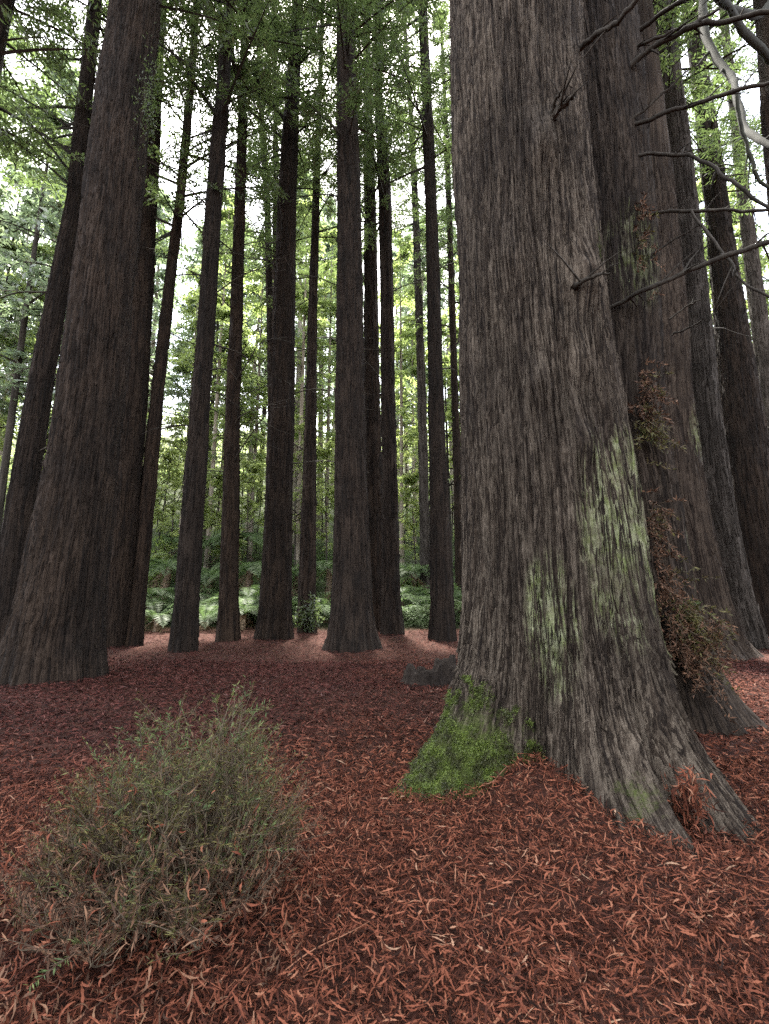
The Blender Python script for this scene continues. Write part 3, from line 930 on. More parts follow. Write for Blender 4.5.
BR = [
    ([(608, 86), (640, 57), (664, 41), (690, 26), (730, 19), (780, 10)], 5.5, 4.6, 8, 8, 3),
    ([(612, 132), (636, 117), (655, 100), (672, 84), (690, 70)], 5.45, 5.0, 5, 2, 2),
    ([(618, 128), (650, 119), (690, 104), (730, 93), (785, 78)], 5.45, 4.7, 6, 6, 3),
    ([(622, 161), (652, 152), (690, 155), (715, 170), (742, 191), (785, 222)], 5.45, 4.6, 5, 6, 3),
    ([(636, 218), (660, 212), (690, 211), (730, 212), (785, 209)], 5.5, 4.9, 5, 5, 3),
    ([(598, 316), (622, 302), (640, 292), (690, 270), (730, 255), (785, 238)], 5.45, 4.5, 6, 9, 3),
    ([(690, 212), (712, 238), (728, 262), (745, 284), (785, 306)], 5.1, 4.6, 4, 4, 2),
    ([(638, 262), (660, 249), (680, 237), (704, 224)], 5.5, 5.1, 4, 2, 1),
    ([(668, 320), (690, 305), (702, 300)], 6.2, 5.9, 3, 2, 1),
    ([(672, 336), (690, 328), (703, 320)], 6.2, 5.9, 3, 2, 1),
    ([(640, 30), (665, 12), (690, -4), (720, -20)], 5.6, 4.8, 7, 6, 2),
    ([(615, 60), (640, 44), (680, 30), (720, 8)], 5.6, 5.0, 5, 4, 2),
]
for k, (pts, Y0, Y1, w0, w1, tw) in enumerate(BR):
    px_branch(twin, to, pts, Y0, Y1, w0 * 0.7, w1 * 0.6, M_limb, 'branch', tw, 40 + k)
# lichened limbs hanging from the corner tree
t, tr, D = trees['edge_upper']
eo = tuple(t.location)
for k, (pts, Y0, Y1, w0, w1) in enumerate([
        ([(790, -160), (730, -90), (703, -30), (702, 10), (706, 40), (722, 66), (735, 82), (738, 100), (745, 128), (762, 143), (800, 156)], 9.6, 5.0, 8, 6),
        ([(737, 95), (741, 125), (750, 158), (760, 182), (785, 200)], 5.5, 5.3, 4, 3),
        ([(800, -40), (760, 20), (722, 6), (700, -20)], 9.5, 6.0, 10, 4),
        ([(770, 60), (742, 30), (724, 0), (712, -30)], 9.5, 5.6, 8, 5)]):
    px_branch(t, eo, pts, Y0, Y1, w0, w1, M_limb_lichen, 'branch', 2, 70 + k)


# rusty tufts of dead sprouts on the twin (and on the big trunk's flank)
def tuft(parent, o, px, py, Y, sx, sz, n, name, mats, seed, down=0.5, L=(0.05, 0.13)):
    q = np.random.default_rng(seed)
    x, y, z, _, _ = at_depth(px, py, Y)
    c = np.array([x - o[0], y - o[1], z - o[2]])
    acc = Acc()
    ns = n // 26
    for k in range(ns):
        p0 = c + q.normal(0, 1, 3) * np.array([sx, sx * 0.5, sz])
        dv = unit(np.array([q.normal(0.3, 0.6), -0.6, q.normal(-down, 0.45)]))
        Ls = q.uniform(0.12, 0.34)
        s = np.linspace(0, 1, 5)[:, None]
        Pp = p0 + dv * Ls * s - np.array([0, 0, 0.25]) * Ls * s ** 2
        acc.add(*tube(Pp, np.linspace(0.004, 0.0015, 5), 3), 0)
        m_ = 26
        ss = q.random(m_)[:, None]
        b0 = p0 + dv * Ls * ss - np.array([0, 0, 0.25]) * Ls * ss ** 2
        ax = unit(dv * 0.5 + q.normal(0, 0.7, (m_, 3)))
        Vq, Fq = leaf_quads(b0, ax, unit(np.cross(ax, q.normal(0, 1, (m_, 3)))), q.uniform(L[0], L[1], m_) * 0.6, q.uniform(0.008, 0.018, m_))
        acc.add(Vq, Fq, 1 if q.random() < 0.82 else 2)
    return link(name, acc.mesh(name, mats, smooth=False), parent)


TM = [M_twig, M_rust, M_shrub]
tuft(twin, to, 690, 640, 5.15, 0.11, 0.17, 3400, 'sprout_foliage', TM, 1)
tuft(twin, to, 664, 592, 5.05, 0.05, 0.20, 1300, 'sprout_foliage', TM, 2)
tuft(twin, to, 652, 520, 5.05, 0.04, 0.2, 700, 'sprout_foliage', TM, 3)
tuft(twin, to, 646, 400, 5.2, 0.06, 0.18, 1000, 'sprout_foliage', TM, 4)
tuft(twin, to, 646, 430, 5.15, 0.06, 0.10, 500, 'sprout_foliage', [M_twig, M_shrub, M_shrub_green], 5)
tuft(twin, to, 640, 240, 5.3, 0.05, 0.3, 500, 'sprout_foliage', TM, 6)
tuft(twin, to, 688, 612, 5.05, 0.09, 0.08, 900, 'sprout_foliage', [M_twig, M_shrub, M_shrub_green], 7)

# ---------------------------------------------------------------- broken stump beside the mossy buttress
sx_, sy_, _, _, _ = at_depth(430, 668, 8.6)
sz = float(g(sx_, sy_))
q = np.random.default_rng(8)
n = 96
th = np.arange(n) * 2 * math.pi / n
jag = 0.24 + 0.12 * pn(np.cos(th) * 2.4, np.sin(th) * 2.4, 3.0) + np.repeat(q.uniform(-0.10, 0.10, 24), 4) + 0.03 * (q.random(n) - 0.5) + 0.06 * (np.cos(th) > 0.2)
jag = np.clip(jag, 0.07, 0.5)
rows_ = []
for f_ in np.linspace(-0.3, 1.0, 12):
    zz = jag * f_
    bd = bark_disp(th, zz, 0.45, 3.0, 1.2)
    rad = 0.42 * (1.12 + 0.35 * max(0, 0.4 - f_) ** 1.5 - 0.1 * f_) * (1 + 0.14 * pn(np.cos(th) * 3, np.sin(th) * 3, 1.0)) + 0.07 * bd
    rows_.append(np.stack([np.cos(th) * rad, np.sin(th) * rad * 0.8, zz], 1))
for f_, rr in ((0.99, 0.90), (0.75, 0.80), (0.45, 0.6), (0.35, 0.3), (0.33, 0.02)):
    zz = jag * f_ if f_ > 0.5 else np.full(n, 0.10 * f_ + 0.05)
    rad = 0.42 * rr * (1 + 0.10 * pn(np.cos(th) * 9, np.sin(th) * 9, f_ * 3))
    rows_.append(np.stack([np.cos(th) * rad, np.sin(th) * rad * 0.8, zz], 1))
V = np.concatenate(rows_) + q.normal(0, 0.004, (17 * n, 3))
k = len(rows_)
i = np.arange(k - 1)[:, None] * n
j = np.arange(n)[None, :]
F = np.stack([i + j, i + (j + 1) % n, i + n + (j + 1) % n, i + n + j], -1).reshape(-1, 4)
st = link('tree_stump', mesh_np('tree_stump', V, F, M_bark_twin), None, (sx_, sy_, sz))
st['label'] = 'low broken dark stump with ragged rim on the litter beside the mossy buttress'
st['category'] = 'stump'

# ---------------------------------------------------------------- dry shrub in front
SX, SY = -1.0, 2.52
SZ = float(g(SX, SY))
shrub = thing('shrub', 'dry grey-green shrub of wiry shoots caught full of fallen brown sprays', 'shrub', (SX, SY, SZ))
q = np.random.default_rng(21)
stems, leaves, dead = Acc(), Acc(), Acc()
NST = 330
for k in range(NST):
    a = q.random() * 2 * math.pi
    rr = math.sqrt(q.random())
    tip = np.array([math.cos(a) * rr * 0.60, math.sin(a) * rr * 0.56, 0])
    dome = (1 - 0.72 * rr ** 2) * (1 + 0.6 * float(pn(tip[0] * 4.5, tip[1] * 4.5, 8.3)))
    hump = 0.66 + 0.19 * math.exp(-(((tip[0] - 0.2) / 0.22) ** 2)) - 0.16 * max(0, -tip[0])
    tip[2] = hump * dome * q.uniform(0.45, 1.08)
    b0 = np.array([tip[0] * 0.55 + q.normal(0, 0.05), tip[1] * 0.5 + q.normal(0, 0.05), -0.03])
    mid = b0 * 0.5 + tip * 0.5 + np.array([q.normal(0, 0.06), q.normal(0, 0.06), q.uniform(0.0, 0.08)])
    Pm = smooth_line([b0, b0 * 0.7 + mid * 0.3 + q.normal(0, 0.02, 3), mid, mid * 0.4 + tip * 0.6 + q.normal(0, 0.03, 3), tip + q.normal(0, 0.02, 3)], 3)
    stems.add(*tube(Pm, np.linspace(0.0048, 0.0016, len(Pm)), 4))
    fresh = q.random() < (0.45 if tip[2] > 0.5 and abs(tip[0] - 0.15) < 0.4 else 0.07)
    nt_ = q.integers(4, 9)
    for j in range(nt_):
        i0 = min(len(Pm) - 1, int(len(Pm) * (1 - 0.72 * q.random() ** 1.4)))
        p0 = Pm[i0]
        dv = unit(np.array([p0[0] * 0.8 + q.normal(0, 0.6), p0[1] * 0.8 + q.normal(0, 0.5), q.uniform(0.1, 1.3)]))
        Lt = q.uniform(0.08, 0.24)
        stems.add(*tube([p0, p0 + dv * Lt * 0.5, p0 + dv * Lt + np.array([0, 0, -0.01])], [0.0022, 0.0016, 0.0008], 3))
        m_ = 24
        s = q.uniform(0.1, 1.0, m_)
        up_ = np.array([0, 0, 1.0])
        sdv = unit(np.cross(dv, up_ + q.normal(0, 0.4, 3)))
        sg = np.where(np.arange(m_) % 2 == 0, 1.0, -1.0)
        base = p0 + dv * (Lt * s)[:, None]
        ax = unit(dv * 0.75 + sdv * sg[:, None] + q.normal(0, 0.22, (m_, 3)))
        wv = unit(np.cross(ax, up_ + q.normal(0, 0.5, (m_, 3))))
        Vq, Fq = leaf_quads(base, ax, wv, q.uniform(0.018, 0.038, m_), q.uniform(0.003, 0.0055, m_))
        leaves.add(Vq, Fq, 2 if p0[2] < q.uniform(0.0, 0.42) else 1 if (fresh and j < 6) else 0)
link('stems', stems.mesh('stems', M_twig), shrub)
lo = link('foliage', leaves.mesh('foliage', [M_shrub, M_shrub_green, M_rust], smooth=False), shrub)


def spray_strips(N, L, Wd, curl, bend, twist, stations, q, serrate=0.35, droop_pitch=0.35):
    """dead redwood sprays: curled, comb-edged strips. Returns V (N, 2*S, 3), F, centred on the origin"""
    S = stations
    t = np.linspace(-0.5, 0.5, S)[None, :]
    L = L[:, None]
    x = L * t * (1 - 0.5 * np.abs(curl[:, None]) * t ** 2)
    zc_ = curl[:, None] * L * (t ** 2) * 1.6
    yc_ = bend[:, None] * L * (t ** 2) * 1.6
    prof = np.clip(1 - (2 * np.abs(t + 0.08)) ** 2.4, 0.06, 1)
    comb = np.where(np.arange(S) % 2 == 0, 1.0, 1.0 - serrate)[None, :]
    hw = Wd[:, None] / 2 * prof * comb
    ang = twist[:, None] * t * 2
    V = np.zeros((N, S, 2, 3))
    for s_, sg in ((0, -1), (1, 1)):
        V[:, :, s_, 0] = x
        V[:, :, s_, 1] = yc_ + sg * hw * np.cos(ang)
        V[:, :, s_, 2] = zc_ + sg * hw * np.sin(ang) + 0.35 * hw
    V = V.reshape(N, S * 2, 3)
    yaw = q.random(N) * 2 * math.pi
    pit = q.normal(0, droop_pitch, N)
    rol = q.normal(0, 0.6, N)
    cy_, sy__ = np.cos(yaw), np.sin(yaw)
    cp, sp = np.cos(pit), np.sin(pit)
    cr, sr = np.cos(rol), np.sin(rol)
    X, Yv, Zv = V[..., 0], V[..., 1], V[..., 2]
    Y1, Z1 = Yv * cr[:, None] - Zv * sr[:, None], Yv * sr[:, None] + Zv * cr[:, None]
    X2, Z2 = X * cp[:, None] - Z1 * sp[:, None], X * sp[:, None] + Z1 * cp[:, None]
    X3, Y3 = X2 * cy_[:, None] - Y1 * sy__[:, None], X2 * sy__[:, None] + Y1 * cy_[:, None]
    V = np.stack([X3, Y3, Z2], -1)
    f0 = np.arange(S - 1)[:, None] * 2 + np.array([0, 1, 3, 2])[None, :]
    F = (np.arange(N)[:, None, None] * (2 * S) + f0[None]).reshape(-1, 4)
    return V, F


# dead sprays caught in the shrub
N = 1900
V, F = spray_strips(N, q.uniform(0.03, 0.08, N), q.uniform(0.005, 0.012, N), q.normal(0, 0.4, N), q.normal(0, 0.4, N), q.normal(0, 0.6, N), 7, q, droop_pitch=0.9)
a = q.random(N) * 2 * math.pi
rr = np.sqrt(q.random(N))
px_, py_ = np.cos(a) * rr * 0.72, np.sin(a) * rr * 0.68 - 0.10
pz_ = q.random(N) ** 2.6 * 0.80 * (1 - 0.7 * rr ** 2)
V = V + np.stack([px_, py_, pz_], 1)[:, None, :]
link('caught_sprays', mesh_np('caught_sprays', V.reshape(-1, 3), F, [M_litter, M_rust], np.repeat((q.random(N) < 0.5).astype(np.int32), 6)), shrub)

# ---------------------------------------------------------------- litter of fallen redwood sprays
q = np.random.default_rng(33)
acc = Acc()


def scatter(N, y0, y1, Lr, Wr, S, lift, power=1.0, xlim=None, pitch=0.3):
    y = y0 + (y1 - y0) * q.random(N) ** power
    half = (y + 1.2) * 0.92 + 0.8
    x = q.uniform(-1, 1, N) * half
    V, F = spray_strips(N, q.uniform(*Lr, N), q.uniform(*Wr, N), q.normal(0, 0.22, N), q.normal(0, 0.25, N), q.normal(0, 0.6, N), S, q, serrate=0.5, droop_pitch=pitch)
    z = g(x, y) + q.uniform(0.0, lift, N)
    V = V + np.stack([x, y, z], 1)[:, None, :]
    acc.add(V.reshape(-1, 3), F)


scatter(105000, 0.9, 4.4, (0.025, 0.10), (0.004, 0.0125), 9, 0.075, pitch=0.42)
scatter(40000, 0.9, 4.0, (0.015, 0.05), (0.004, 0.010), 4, 0.05, pitch=0.4)
scatter(85000, 4.0, 11.5, (0.05, 0.13), (0.010, 0.022), 5, 0.05, 0.9)
scatter(60000, 8.0, 22.0, (0.07, 0.18), (0.014, 0.028), 3, 0.05, 0.9)
# litter lodged in the crevice between the roots
N = 260
V, F = spray_strips(N, q.uniform(0.06, 0.14, N), q.uniform(0.008, 0.016, N), q.normal(0, 0.5, N), q.normal(0, 0.4, N), q.normal(0, 0.6, N), 7, q, droop_pitch=0.9)
for px, py, Yc, n in ((690, 800, 3.32, 260),):
    x, y, z, _, _ = at_depth(px, py, Yc)
    V = V + np.stack([q.normal(x, 0.05, N), q.normal(y, 0.07, N), q.normal(z, 0.08, N)], 1)[:, None, :]
acc.add(V.reshape(-1, 3), F)
# thin twigs lying about
for k in range(420):
    y = q.uniform(1.0, 6.5)
    x = q.uniform(-1, 1) * (y + 1)
    a = q.random() * math.pi
    Lt = q.uniform(0.08, 0.38)
    d = np.array([math.cos(a), math.sin(a), 0])
    c = np.array([x, y, 0.0])
    Pt = []
    for s in (-0.5, -0.17, 0.17, 0.5):
        p = c + d * Lt * s + q.normal(0, 0.018, 3)
        p[2] = float(g(p[0], p[1])) + 0.045 + q.uniform(-0.01, 0.02)
        Pt.append(p)
    acc.add(*tube(smooth_line(Pt, 2), np.linspace(0.003, 0.0015, 7), 4))
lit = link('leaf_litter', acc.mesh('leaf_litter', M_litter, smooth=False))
lit['kind'] = 'stuff'
lit['label'] = 'red-brown carpet of fallen redwood sprays'

# ---------------------------------------------------------------- ferns on the bank behind the grove


def fern_mesh(seed, nf, Lf, hub, up0):
    q = np.random.default_rng(seed)
    fr, dd = Acc(), Acc()
    for k in range(nf):
        a = k * 2.399963 + q.normal(0, 0.2)
        L = Lf * q.uniform(0.75, 1.1)
        u0 = up0 * q.uniform(0.6, 1.3)
        isdead = k >= nf - 3
        if isdead:
            u0 = -0.6
        S = 9
        s = np.linspace(0, 1, S)
        hx = L * s * 0.85
        hz = L * (u0 * s - (0.55 + 0.35 * u0) * s ** 2)
        P = np.stack([np.cos(a) * hx, np.sin(a) * hx, hub + hz], 1)
        tgt = dd if isdead else fr
        Vt, Ft = tube(P, np.linspace(0.016, 0.004, S), 3)
        tgt.add(Vt, Ft)
        m_ = 34
        sp_ = np.repeat(np.linspace(0.1, 0.99, m_), 2)
        sg = np.tile([1.0, -1.0], m_)
        base = np.stack([np.interp(sp_, s, P[:, c]) for c in range(3)], 1)
        tan = unit(np.stack([np.gradient(P[:, c]) for c in range(3)], 1))
        tan = np.stack([np.interp(sp_, s, tan[:, c]) for c in range(3)], 1)
        lat = np.array([-math.sin(a), math.cos(a), 0.0])
        ax = unit(tan * 0.45 + lat * sg[:, None] - np.array([0, 0, 0.18]) + q.normal(0, 0.08, (len(sp_), 3)))
        Lp = L * 0.21 * np.sin(np.clip(sp_ * 1.05, 0, 1) * math.pi) ** 0.6 + 0.03
        wv = unit(np.cross(ax, np.cross(tan, lat)))
        Vq, Fq = leaf_quads(base, ax, wv, Lp, np.full(len(sp_), L * 0.016))
        tgt.add(Vq, Fq)
    return fr.mesh('fronds', M_fern, smooth=False), dd.mesh('dead_fronds', M_fern_dead, smooth=False)


def stem_mesh(h, r, seed):
    q = np.random.default_rng(seed)
    n = 14
    zz = np.linspace(-0.4, h, 14)
    P = np.stack([0.05 * np.sin(zz * 1.3 + seed), 0.05 * np.cos(zz * 1.1), zz], 1)
    V, F = tube(P, r * (1.1 + 0.25 * q.random(14)), n)
    V = V + q.normal(0, 0.02, V.shape)
    return mesh_np('stem', V, F, M_fern_dead)


FV = []
for k, (nf, Lf, hub, up0) in enumerate([(22, 2.2, 1.1, 0.8), (20, 1.9, 0.6, 0.95), (24, 2.5, 1.9, 0.65), (18, 1.6, 0.35, 1.1)]):
    f_, d_ = fern_mesh(k + 5, nf, Lf, hub, up0)
    FV.append((f_, d_, stem_mesh(hub, 0.12, k)))
FG = 'tree ferns on the bank behind the grove'
# (pixel column, distance, kind, size, label)
FERNS = [
    (158, 20.5, 1, 1.0, 'low tree fern at the litter edge in the gap beside the very slim curved stem'),
    (150, 23.5, 0, 1.15, 'arching tree fern up the bank in the gap beside the very slim curved stem'),
    (166, 26.5, 2, 1.1, 'tall tree fern high on the bank in the gap beside the very slim curved stem'),
    (206, 21.0, 3, 1.1, 'small pale fern right beside the bare foot of the slightly leaning redwood'),
    (213, 23.5, 1, 1.2, 'pale fern spreading just uphill of the slightly leaning redwood'),
    (209, 27.0, 0, 1.25, 'tree fern high on the bank above the slightly leaning redwood'),
    (244, 20.8, 1, 1.1, 'upright bright fern low down between the narrow straight foot and the flared foot'),
    (252, 23.0, 0, 1.1, 'arching fern behind the flared foot of the redwood with a thin pole'),
    (248, 26.0, 2, 1.1, 'tall tree fern over the gap before the flared foot'),
    (292, 24.0, 1, 1.0, 'small fern squeezed between the flared foot and the shrub-grown redwood'),
    (296, 27.5, 0, 1.2, 'tree fern up the bank above the shrub-grown redwood'),
    (324, 23.5, 3, 1.2, 'low fern between the shrub-grown redwood and the stout trunk'),
    (328, 27.0, 2, 1.0, 'tall tree fern behind the stout trunk mid-grove'),
    (400, 25.5, 1, 1.1, 'fern behind the lime green clump, nearest to the kinked stem'),
    (413, 28.5, 0, 1.2, 'tree fern uphill of the lime green clump'),
    (428, 26.0, 3, 1.2, 'low fern close behind the smooth straight redwood'),
    (457, 26.5, 1, 1.2, 'fern showing beside the giant mossy trunk'),
    (184, 31.0, 2, 1.2, 'tall tree fern far up the bank, crossing behind the slightly leaning redwood'),
    (232, 31.0, 2, 1.3, 'tall tree fern far up the bank behind the narrow-footed slim redwood'),
    (120, 22.0, 0, 1.1, 'fern mostly hidden behind the pair of thick trunks'),
    (20, 24.0, 2, 1.2, 'tree fern in the gap between the slim leaner and the thick flared trunk'),
]
for k, (px, D, kind, sc, label) in enumerate(FERNS):
    x = (px - W_ / 2) / FPX * (D * CP)
    z = float(g(x, D))
    f = thing('tree_fern', label, 'fern', (x, D, z - 0.05), FG, rz=k * 1.3)
    f.scale = (sc, sc, sc)
    for nm, me in zip(('fronds', 'dead_fronds', 'stem'), FV[kind]):
        link(nm, me, f)

# mass of smaller ferns and undergrowth covering the slope
q = np.random.default_rng(55)
acc = Acc()
n_pl = 2700
yy = 22.3 + 60 * q.random(n_pl) ** 1.6
xx = q.uniform(-1, 1, n_pl) * (yy * 0.95 + 2)
zz = g(xx, yy)
for k in range(n_pl):
    nf = 9
    Lf = q.uniform(0.7, 1.6)
    a = q.random() * 6.28 + np.arange(nf) * 2.4
    hub = q.uniform(0.1, 1.2)
    up = q.uniform(0.3, 1.0, nf)
    s = np.linspace(0.12, 1, 14)
    A, S_ = np.meshgrid(a, s, indexing='ij')
    U = np.repeat(up[:, None], 14, 1)
    bx = np.cos(A) * Lf * S_ * 0.85
    by = np.sin(A) * Lf * S_ * 0.85
    bz = hub + Lf * (U * S_ - (0.55 + 0.3 * U) * S_ ** 2)
    base = np.stack([bx, by, bz], -1).reshape(-1, 3) + np.array([xx[k], yy[k], zz[k]])
    base = np.repeat(base, 2, 0)
    A2 = np.repeat(A.reshape(-1), 2)
    sg = np.tile([1.0, -1.0], nf * 14)
    ax = unit(np.stack([np.cos(A2) * 0.5 - np.sin(A2) * sg, np.sin(A2) * 0.5 + np.cos(A2) * sg, np.full(len(A2), -0.25)], 1) + q.normal(0, 0.12, (len(A2), 3)))
    wv = unit(np.stack([np.cos(A2), np.sin(A2), np.full(len(A2), -0.2)], 1))
    V, F = leaf_quads(base, ax, wv, Lf * (0.05 + 0.17 * np.repeat(np.tile(np.sin(np.linspace(0.2, 1, 14) * 3.0), nf), 2)), Lf * 0.03)
    acc.add(V, F)
ug = link('undergrowth', acc.mesh('undergrowth', M_fern, smooth=False))
ug['kind'] = 'stuff'
ug['label'] = 'mass of small ferns covering the slope behind the grove'


# far wood closing the view up the slope: one mass of leaves
q = np.random.default_rng(66)
n_c, per_ = 620, 100
cy0 = q.uniform(58, 110, n_c)
cx0 = q.uniform(-1, 1, n_c) * cy0 * 0.95
cz0 = g(cx0, cy0) + q.uniform(0.0, 1.0, n_c) ** 1.3 * 11.0
ctr = np.repeat(np.stack([cx0, cy0, cz0], 1), per_, 0)
nn_ = len(ctr)
off = q.normal(0, 1, (nn_, 3)) * np.array([1.6, 1.6, 0.9])
ax = unit(q.normal(0, 1, (nn_, 3)) * np.array([1, 1, 0.6]))
V, F = leaf_quads(ctr + off, ax, unit(np.cross(ax, q.normal(0, 1, (nn_, 3)))), q.uniform(0.3, 0.6, nn_), 0.2)
fw = link('woods', mesh_np('woods', V, F, M_leaf_light, smooth=False))
fw['kind'] = 'stuff'
fw['label'] = 'distant leafy wood high on the slope'


def bush(name, label, cat, px, brow, w, h, n, mat, seed, L=0.1):
    D = ground_dist(brow)
    x, y, _, _, _ = at_depth(px, brow, D)
    q = np.random.default_rng(seed)
    t = thing(name, label, cat, (x, y, float(g(x, y))))
    acc = Acc()
    st_ = Acc()
    for k in range(n // 24):
        a = q.random() * 6.28
        rr = math.sqrt(q.random())
        tip = np.array([math.cos(a) * rr * w, math.sin(a) * rr * w, h * (1 - 0.6 * rr * rr) * q.uniform(0.4, 1.05)])
        P = smooth_line([tip * np.array([.2, .2, -.05]), tip * np.array([.45, .45, .55]), tip], 2)
        st_.add(*tube(P, np.linspace(0.012, 0.004, len(P)), 3))
        m_ = 24
        i0 = q.integers(1, len(P), m_)
        ax = unit(q.normal(0, 1, (m_, 3)) + np.array([0, 0, 0.3]))
        V, F = leaf_quads(P[i0] + q.normal(0, 0.06, (m_, 3)) * w, ax, unit(np.cross(ax, q.normal(0, 1, (m_, 3)))), q.uniform(0.6, 1.3, m_) * L, L * 0.35)
        acc.add(V, F)
    link('stems', st_.mesh('stems', M_limb), t)
    link('foliage', acc.mesh('foliage', mat, smooth=False), t)
    return t


bush('shrub', 'dark green shrub growing round the foot of a slim redwood', 'shrub', 308, 633.5, 0.55, 1.7, 1900, M_leaf_dark, 3, 0.16)
bush('leafy_clump', 'lime green leafy clump on the ground beyond the kinked slim redwood', 'plant', 410, 621, 0.9, 0.9, 2400, M_lime, 4, 0.17)
bush('shrub', 'yellow-green bushy shrub behind the very slim curved redwood stem', 'shrub', 152, 621, 0.9, 3.6, 2000, M_lime, 6, 0.2)

# ---------------------------------------------------------------- trees beyond the grove
CV = [crown(seed=200 + k, H=h, z0=z0, Rm=r, nb=nb, spr=14, L=L, Wd=wd, mats=[mt, M_limb], droop=dr, up=up) for k, (h, z0, r, nb, L, wd, mt, dr, up) in enumerate([
    (18, 5.5, 4.2, 34, 0.34, 0.13, M_leaf_light, 0.2, 0.25),
    (23, 7.5, 4.6, 34, 0.36, 0.13, M_leaf_blue, 0.15, 0.3),
    (27, 8.0, 4.4, 40, 0.38, 0.14, M_leaf_light, 0.25, 0.2),
    (34, 11.0, 5.0, 42, 0.46, 0.18, M_leaf_blue, 0.2, 0.25),
    (36, 13.0, 4.8, 48, 0.46, 0.17, M_leaf_dark, 0.25, 0.15),
])]


def pole(h, r, mat, seed, ncol=18):
    rows = np.concatenate([np.arange(-0.6, h * 0.7, 0.5), np.linspace(h * 0.7, h, 8)])
    zc = np.array([-1, 0, 1.2, h * 0.5, h])
    rc = np.array([1.5, 1.35, 1.0, 0.72, 0.12]) * r
    xc = np.array([0, 0, 0, math.sin(seed) * 0.3, math.sin(seed * 2.1) * 0.6])
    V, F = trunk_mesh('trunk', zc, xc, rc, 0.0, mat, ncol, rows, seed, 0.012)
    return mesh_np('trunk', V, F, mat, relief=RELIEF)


TV = [pole(17, 0.10, M_limb, 1.0), pole(22, 0.15, M_bark_grey, 2.0), pole(26, 0.16, M_bark_pale, 3.0), pole(34, 0.28, M_bark_pale, 4.0, 24), pole(36, 0.36, M_bark_dark, 5.0, 24), pole(34, 0.2, M_limb, 6.0, 20), pole(8, 0.05, M_limb, 7.0, 10), pole(10.5, 0.06, M_bark_grey, 8.0, 10)]
CV.append(CV[3])
CV += [crown(seed=300 + k, H=h, z0=z0, Rm=r, nb=34, spr=10, L=0.27, Wd=0.10, mats=[M_leaf_spring, M_limb], droop=0.1, up=0.55, zexp=1.0, shape=0.45) for k, (h, z0, r) in enumerate([(8, 1.6, 2.4), (10.5, 2.4, 2.7)])]
KIND = ['small light green tree', 'glossy blue-green tree', 'light green gum', 'tall pale-trunked gum', 'tall dark needled tree', 'tall dark-stemmed tree with loose blue-green crown', 'low yellow-green sapling', 'tall grey-stemmed yellow-green sapling']
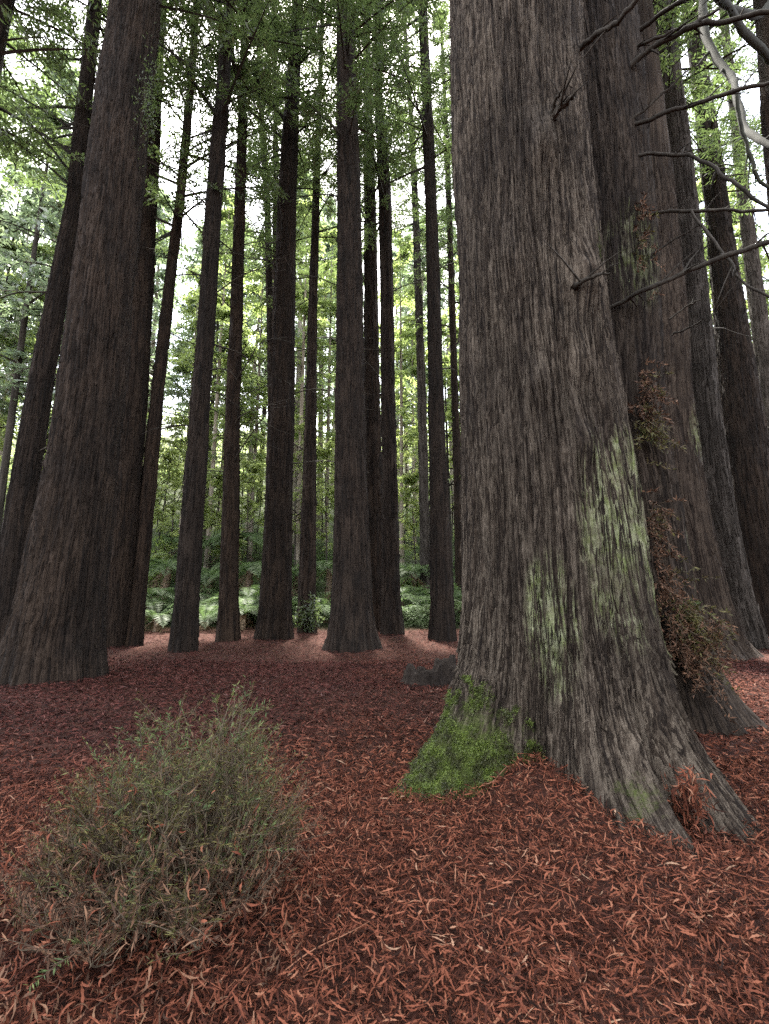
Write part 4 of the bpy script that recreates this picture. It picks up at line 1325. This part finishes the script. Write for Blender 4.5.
# (pixel column at the base, distance, kind, where)
FAR = [
    (-60, 27, 2, 'past the picture edge beyond the slim leaner'), (10, 30, 2, 'beyond the slim leaning redwood'), (60, 33, 0, 'behind the thick flared redwood'),
      (176, 38, 2, 'farther back in the gap beside the very slim curved stem'),
    (205, 33, 2, 'behind the slightly leaning redwood'), (222, 33, 0, 'just before the narrow-footed slim redwood'), (248, 34, 2, 'in the gap before the flared foot'),
     (296, 33, 2, 'behind the shrub-grown redwood'), (325, 36, 2, 'in the gap before the stout trunk'),
     (402, 33, 2, 'past the lime green clump'), (415, 40, 2, 'far past the lime green clump'),
    (452, 31, 0, 'behind the edge of the giant mossy trunk'), (500, 34, 1, 'hidden by the giant mossy trunk'), (700, 27, 0, 'behind the pale grey redwood'),
    (735, 30, 2, 'past the dark shaded redwood'), (790, 29, 2, 'beyond the grey-brown redwood at the picture edge'), (850, 33, 1, 'outside the picture edge past the big corner redwood'),
    (-95, 25, 5, 'tall and well outside the picture edge'), (-12, 25, 5, 'tall and close beyond the slim leaning redwood'), (48, 27, 5, 'tall and close, seen past the slim leaner'),  
    (-40, 29, 5, 'tall in the sky gap beside the slim leaner'), (25, 33, 4, 'tall behind the slim leaning redwood'), (75, 29, 5, 'tall close behind the thick flared redwood'),
    (125, 35, 5, 'tall behind the pair of thick trunks'),  (-130, 33, 4, 'tall and outside the picture edge'), 
    (200, 40, 5, 'on the slope behind the slightly leaning redwood'),  (222, 43, 5, 'on the slope past the narrow-footed slim redwood'),
    (152, 29, 6, 'in the gap beside the very slim curved stem'), (168, 33, 7, 'uphill in the gap beside the very slim curved stem'), (160, 40, 7, 'far up the gap beside the very slim curved stem'), (208, 31, 6, 'just past the slightly leaning redwood'),
    (214, 37, 7, 'uphill past the slightly leaning redwood'), (246, 30.5, 6, 'before the flared foot'), (254, 36, 7, 'uphill before the flared foot'), (238, 43, 7, 'far uphill by the narrow-footed redwood'),
    (294, 32, 7, 'before the shrub-grown redwood'), (299, 41, 6, 'far uphill by the shrub-grown redwood'), (326, 31.5, 6, 'in the gap before the stout trunk'), (321, 38, 7, 'uphill in the gap before the stout trunk'),
    (404, 34, 7, 'uphill of the lime green clump'), (416, 31.5, 6, 'just beyond the lime green clump'), (408, 43, 7, 'far uphill of the lime green clump'), (452, 34, 7, 'beside the edge of the giant mossy trunk'),
    (20, 28, 7, 'beyond the slim leaner'), (-30, 32, 7, 'past the picture edge beyond the slim leaner'), (55, 34, 6, 'hidden behind the thick flared redwood'), (740, 33, 7, 'past the dark shaded redwood'), (722, 30, 6, 'close behind the dark shaded redwood'), (182, 48, 7, 'farthest up behind the slightly leaning redwood'), (268, 47, 7, 'farthest up behind the flared foot'),
    (478, 31, 2, 'screened by the giant mossy trunk, nearest its mossy side'), (515, 37, 3, 'screened by the giant mossy trunk, a little uphill'), (560, 30, 1, 'screened by the giant mossy trunk, low on the slope'), (610, 34, 2, 'screened by the twin trunk with rusty tufts'), (490, 43, 3, 'screened by the giant mossy trunk, well uphill'), (540, 31, 7, 'screened by the giant mossy trunk'),
    (-55, 40, 3, 'with its crown over the gap beside the slim leaner'), (5, 41, 3, 'a little uphill of the slim leaner'), (130, 42, 3, 'uphill of the pair of thick trunks'), (180, 45, 3, 'uphill of the very slim curved stem'),
    (245, 42, 3, 'uphill of the flared foot'), (290, 39, 3, 'uphill of the flared double stem'), (345, 41, 3, 'uphill of the stout trunk mid-grove'), (425, 40, 3, 'uphill of the straight smooth redwood'), (715, 38, 3, 'uphill of the dark shaded redwood'), (770, 40, 5, 'uphill of the grey-brown redwood at the picture edge'),
    (-25, 34, 2, 'filling the sky gap beside the slim leaner'), (35, 36, 2, 'between the slim leaner and the thick flared redwood'), (-70, 36, 2, 'outside the edge, lower than its neighbours'), (182, 41, 2, 'midway up the slope beside the slightly leaning redwood'),
    (-110, 42, 3, 'on the slope far outside the edge'), (-20, 47, 3, 'high on the slope beyond the slim leaner'), (50, 52, 4, 'high on the slope behind the thick flared redwood'),
    (140, 50, 3, 'high on the slope behind the very slim curved stem'), (192, 56, 4, 'high on the slope behind the slightly leaning redwood'), (217, 46, 3, 'midway up the slope above the slightly leaning redwood'),
    (255, 55, 4, 'high on the slope behind the flared foot'), (300, 47, 3, 'midway up the slope behind the shrub-grown redwood'), (318, 44, 3, 'midway up the slope between the shrub-grown redwood and the stout trunk'),
    (330, 58, 3, 'high on the slope beside the stout trunk'), (398, 46, 3, 'midway up the slope beside the kinked stem'), (408, 55, 3, 'high on the slope past the kinked stem'),
    (418, 50, 3, 'high on the slope past the lime green clump'), (440, 62, 4, 'highest on the slope behind the smooth straight redwood'), (456, 48, 3, 'on the slope beside the giant mossy trunk'),
    (560, 52, 4, 'on the slope hidden by the giant mossy trunk'), (690, 48, 4, 'on the slope behind the pale grey redwood'), (742, 45, 4, 'on the slope past the dark shaded redwood'), (800, 52, 3, 'on the slope past the picture edge'),
]
for k, (px, D, kind, where) in enumerate(FAR):
    x = (px - W_ / 2) / FPX * (D * CP)
    z = float(g(x, D))
    t = thing('forest_tree', KIND[kind] + ' ' + where, 'tree', (x, D, z), 'trees on the slope beyond the grove', rz=k * 2.1)
    sc = 0.88 + 0.24 * ((k * 37) % 10) / 10
    t.scale = (sc, sc, sc)
    link('trunk', TV[kind], t)
    link('crown', CV[kind], t)
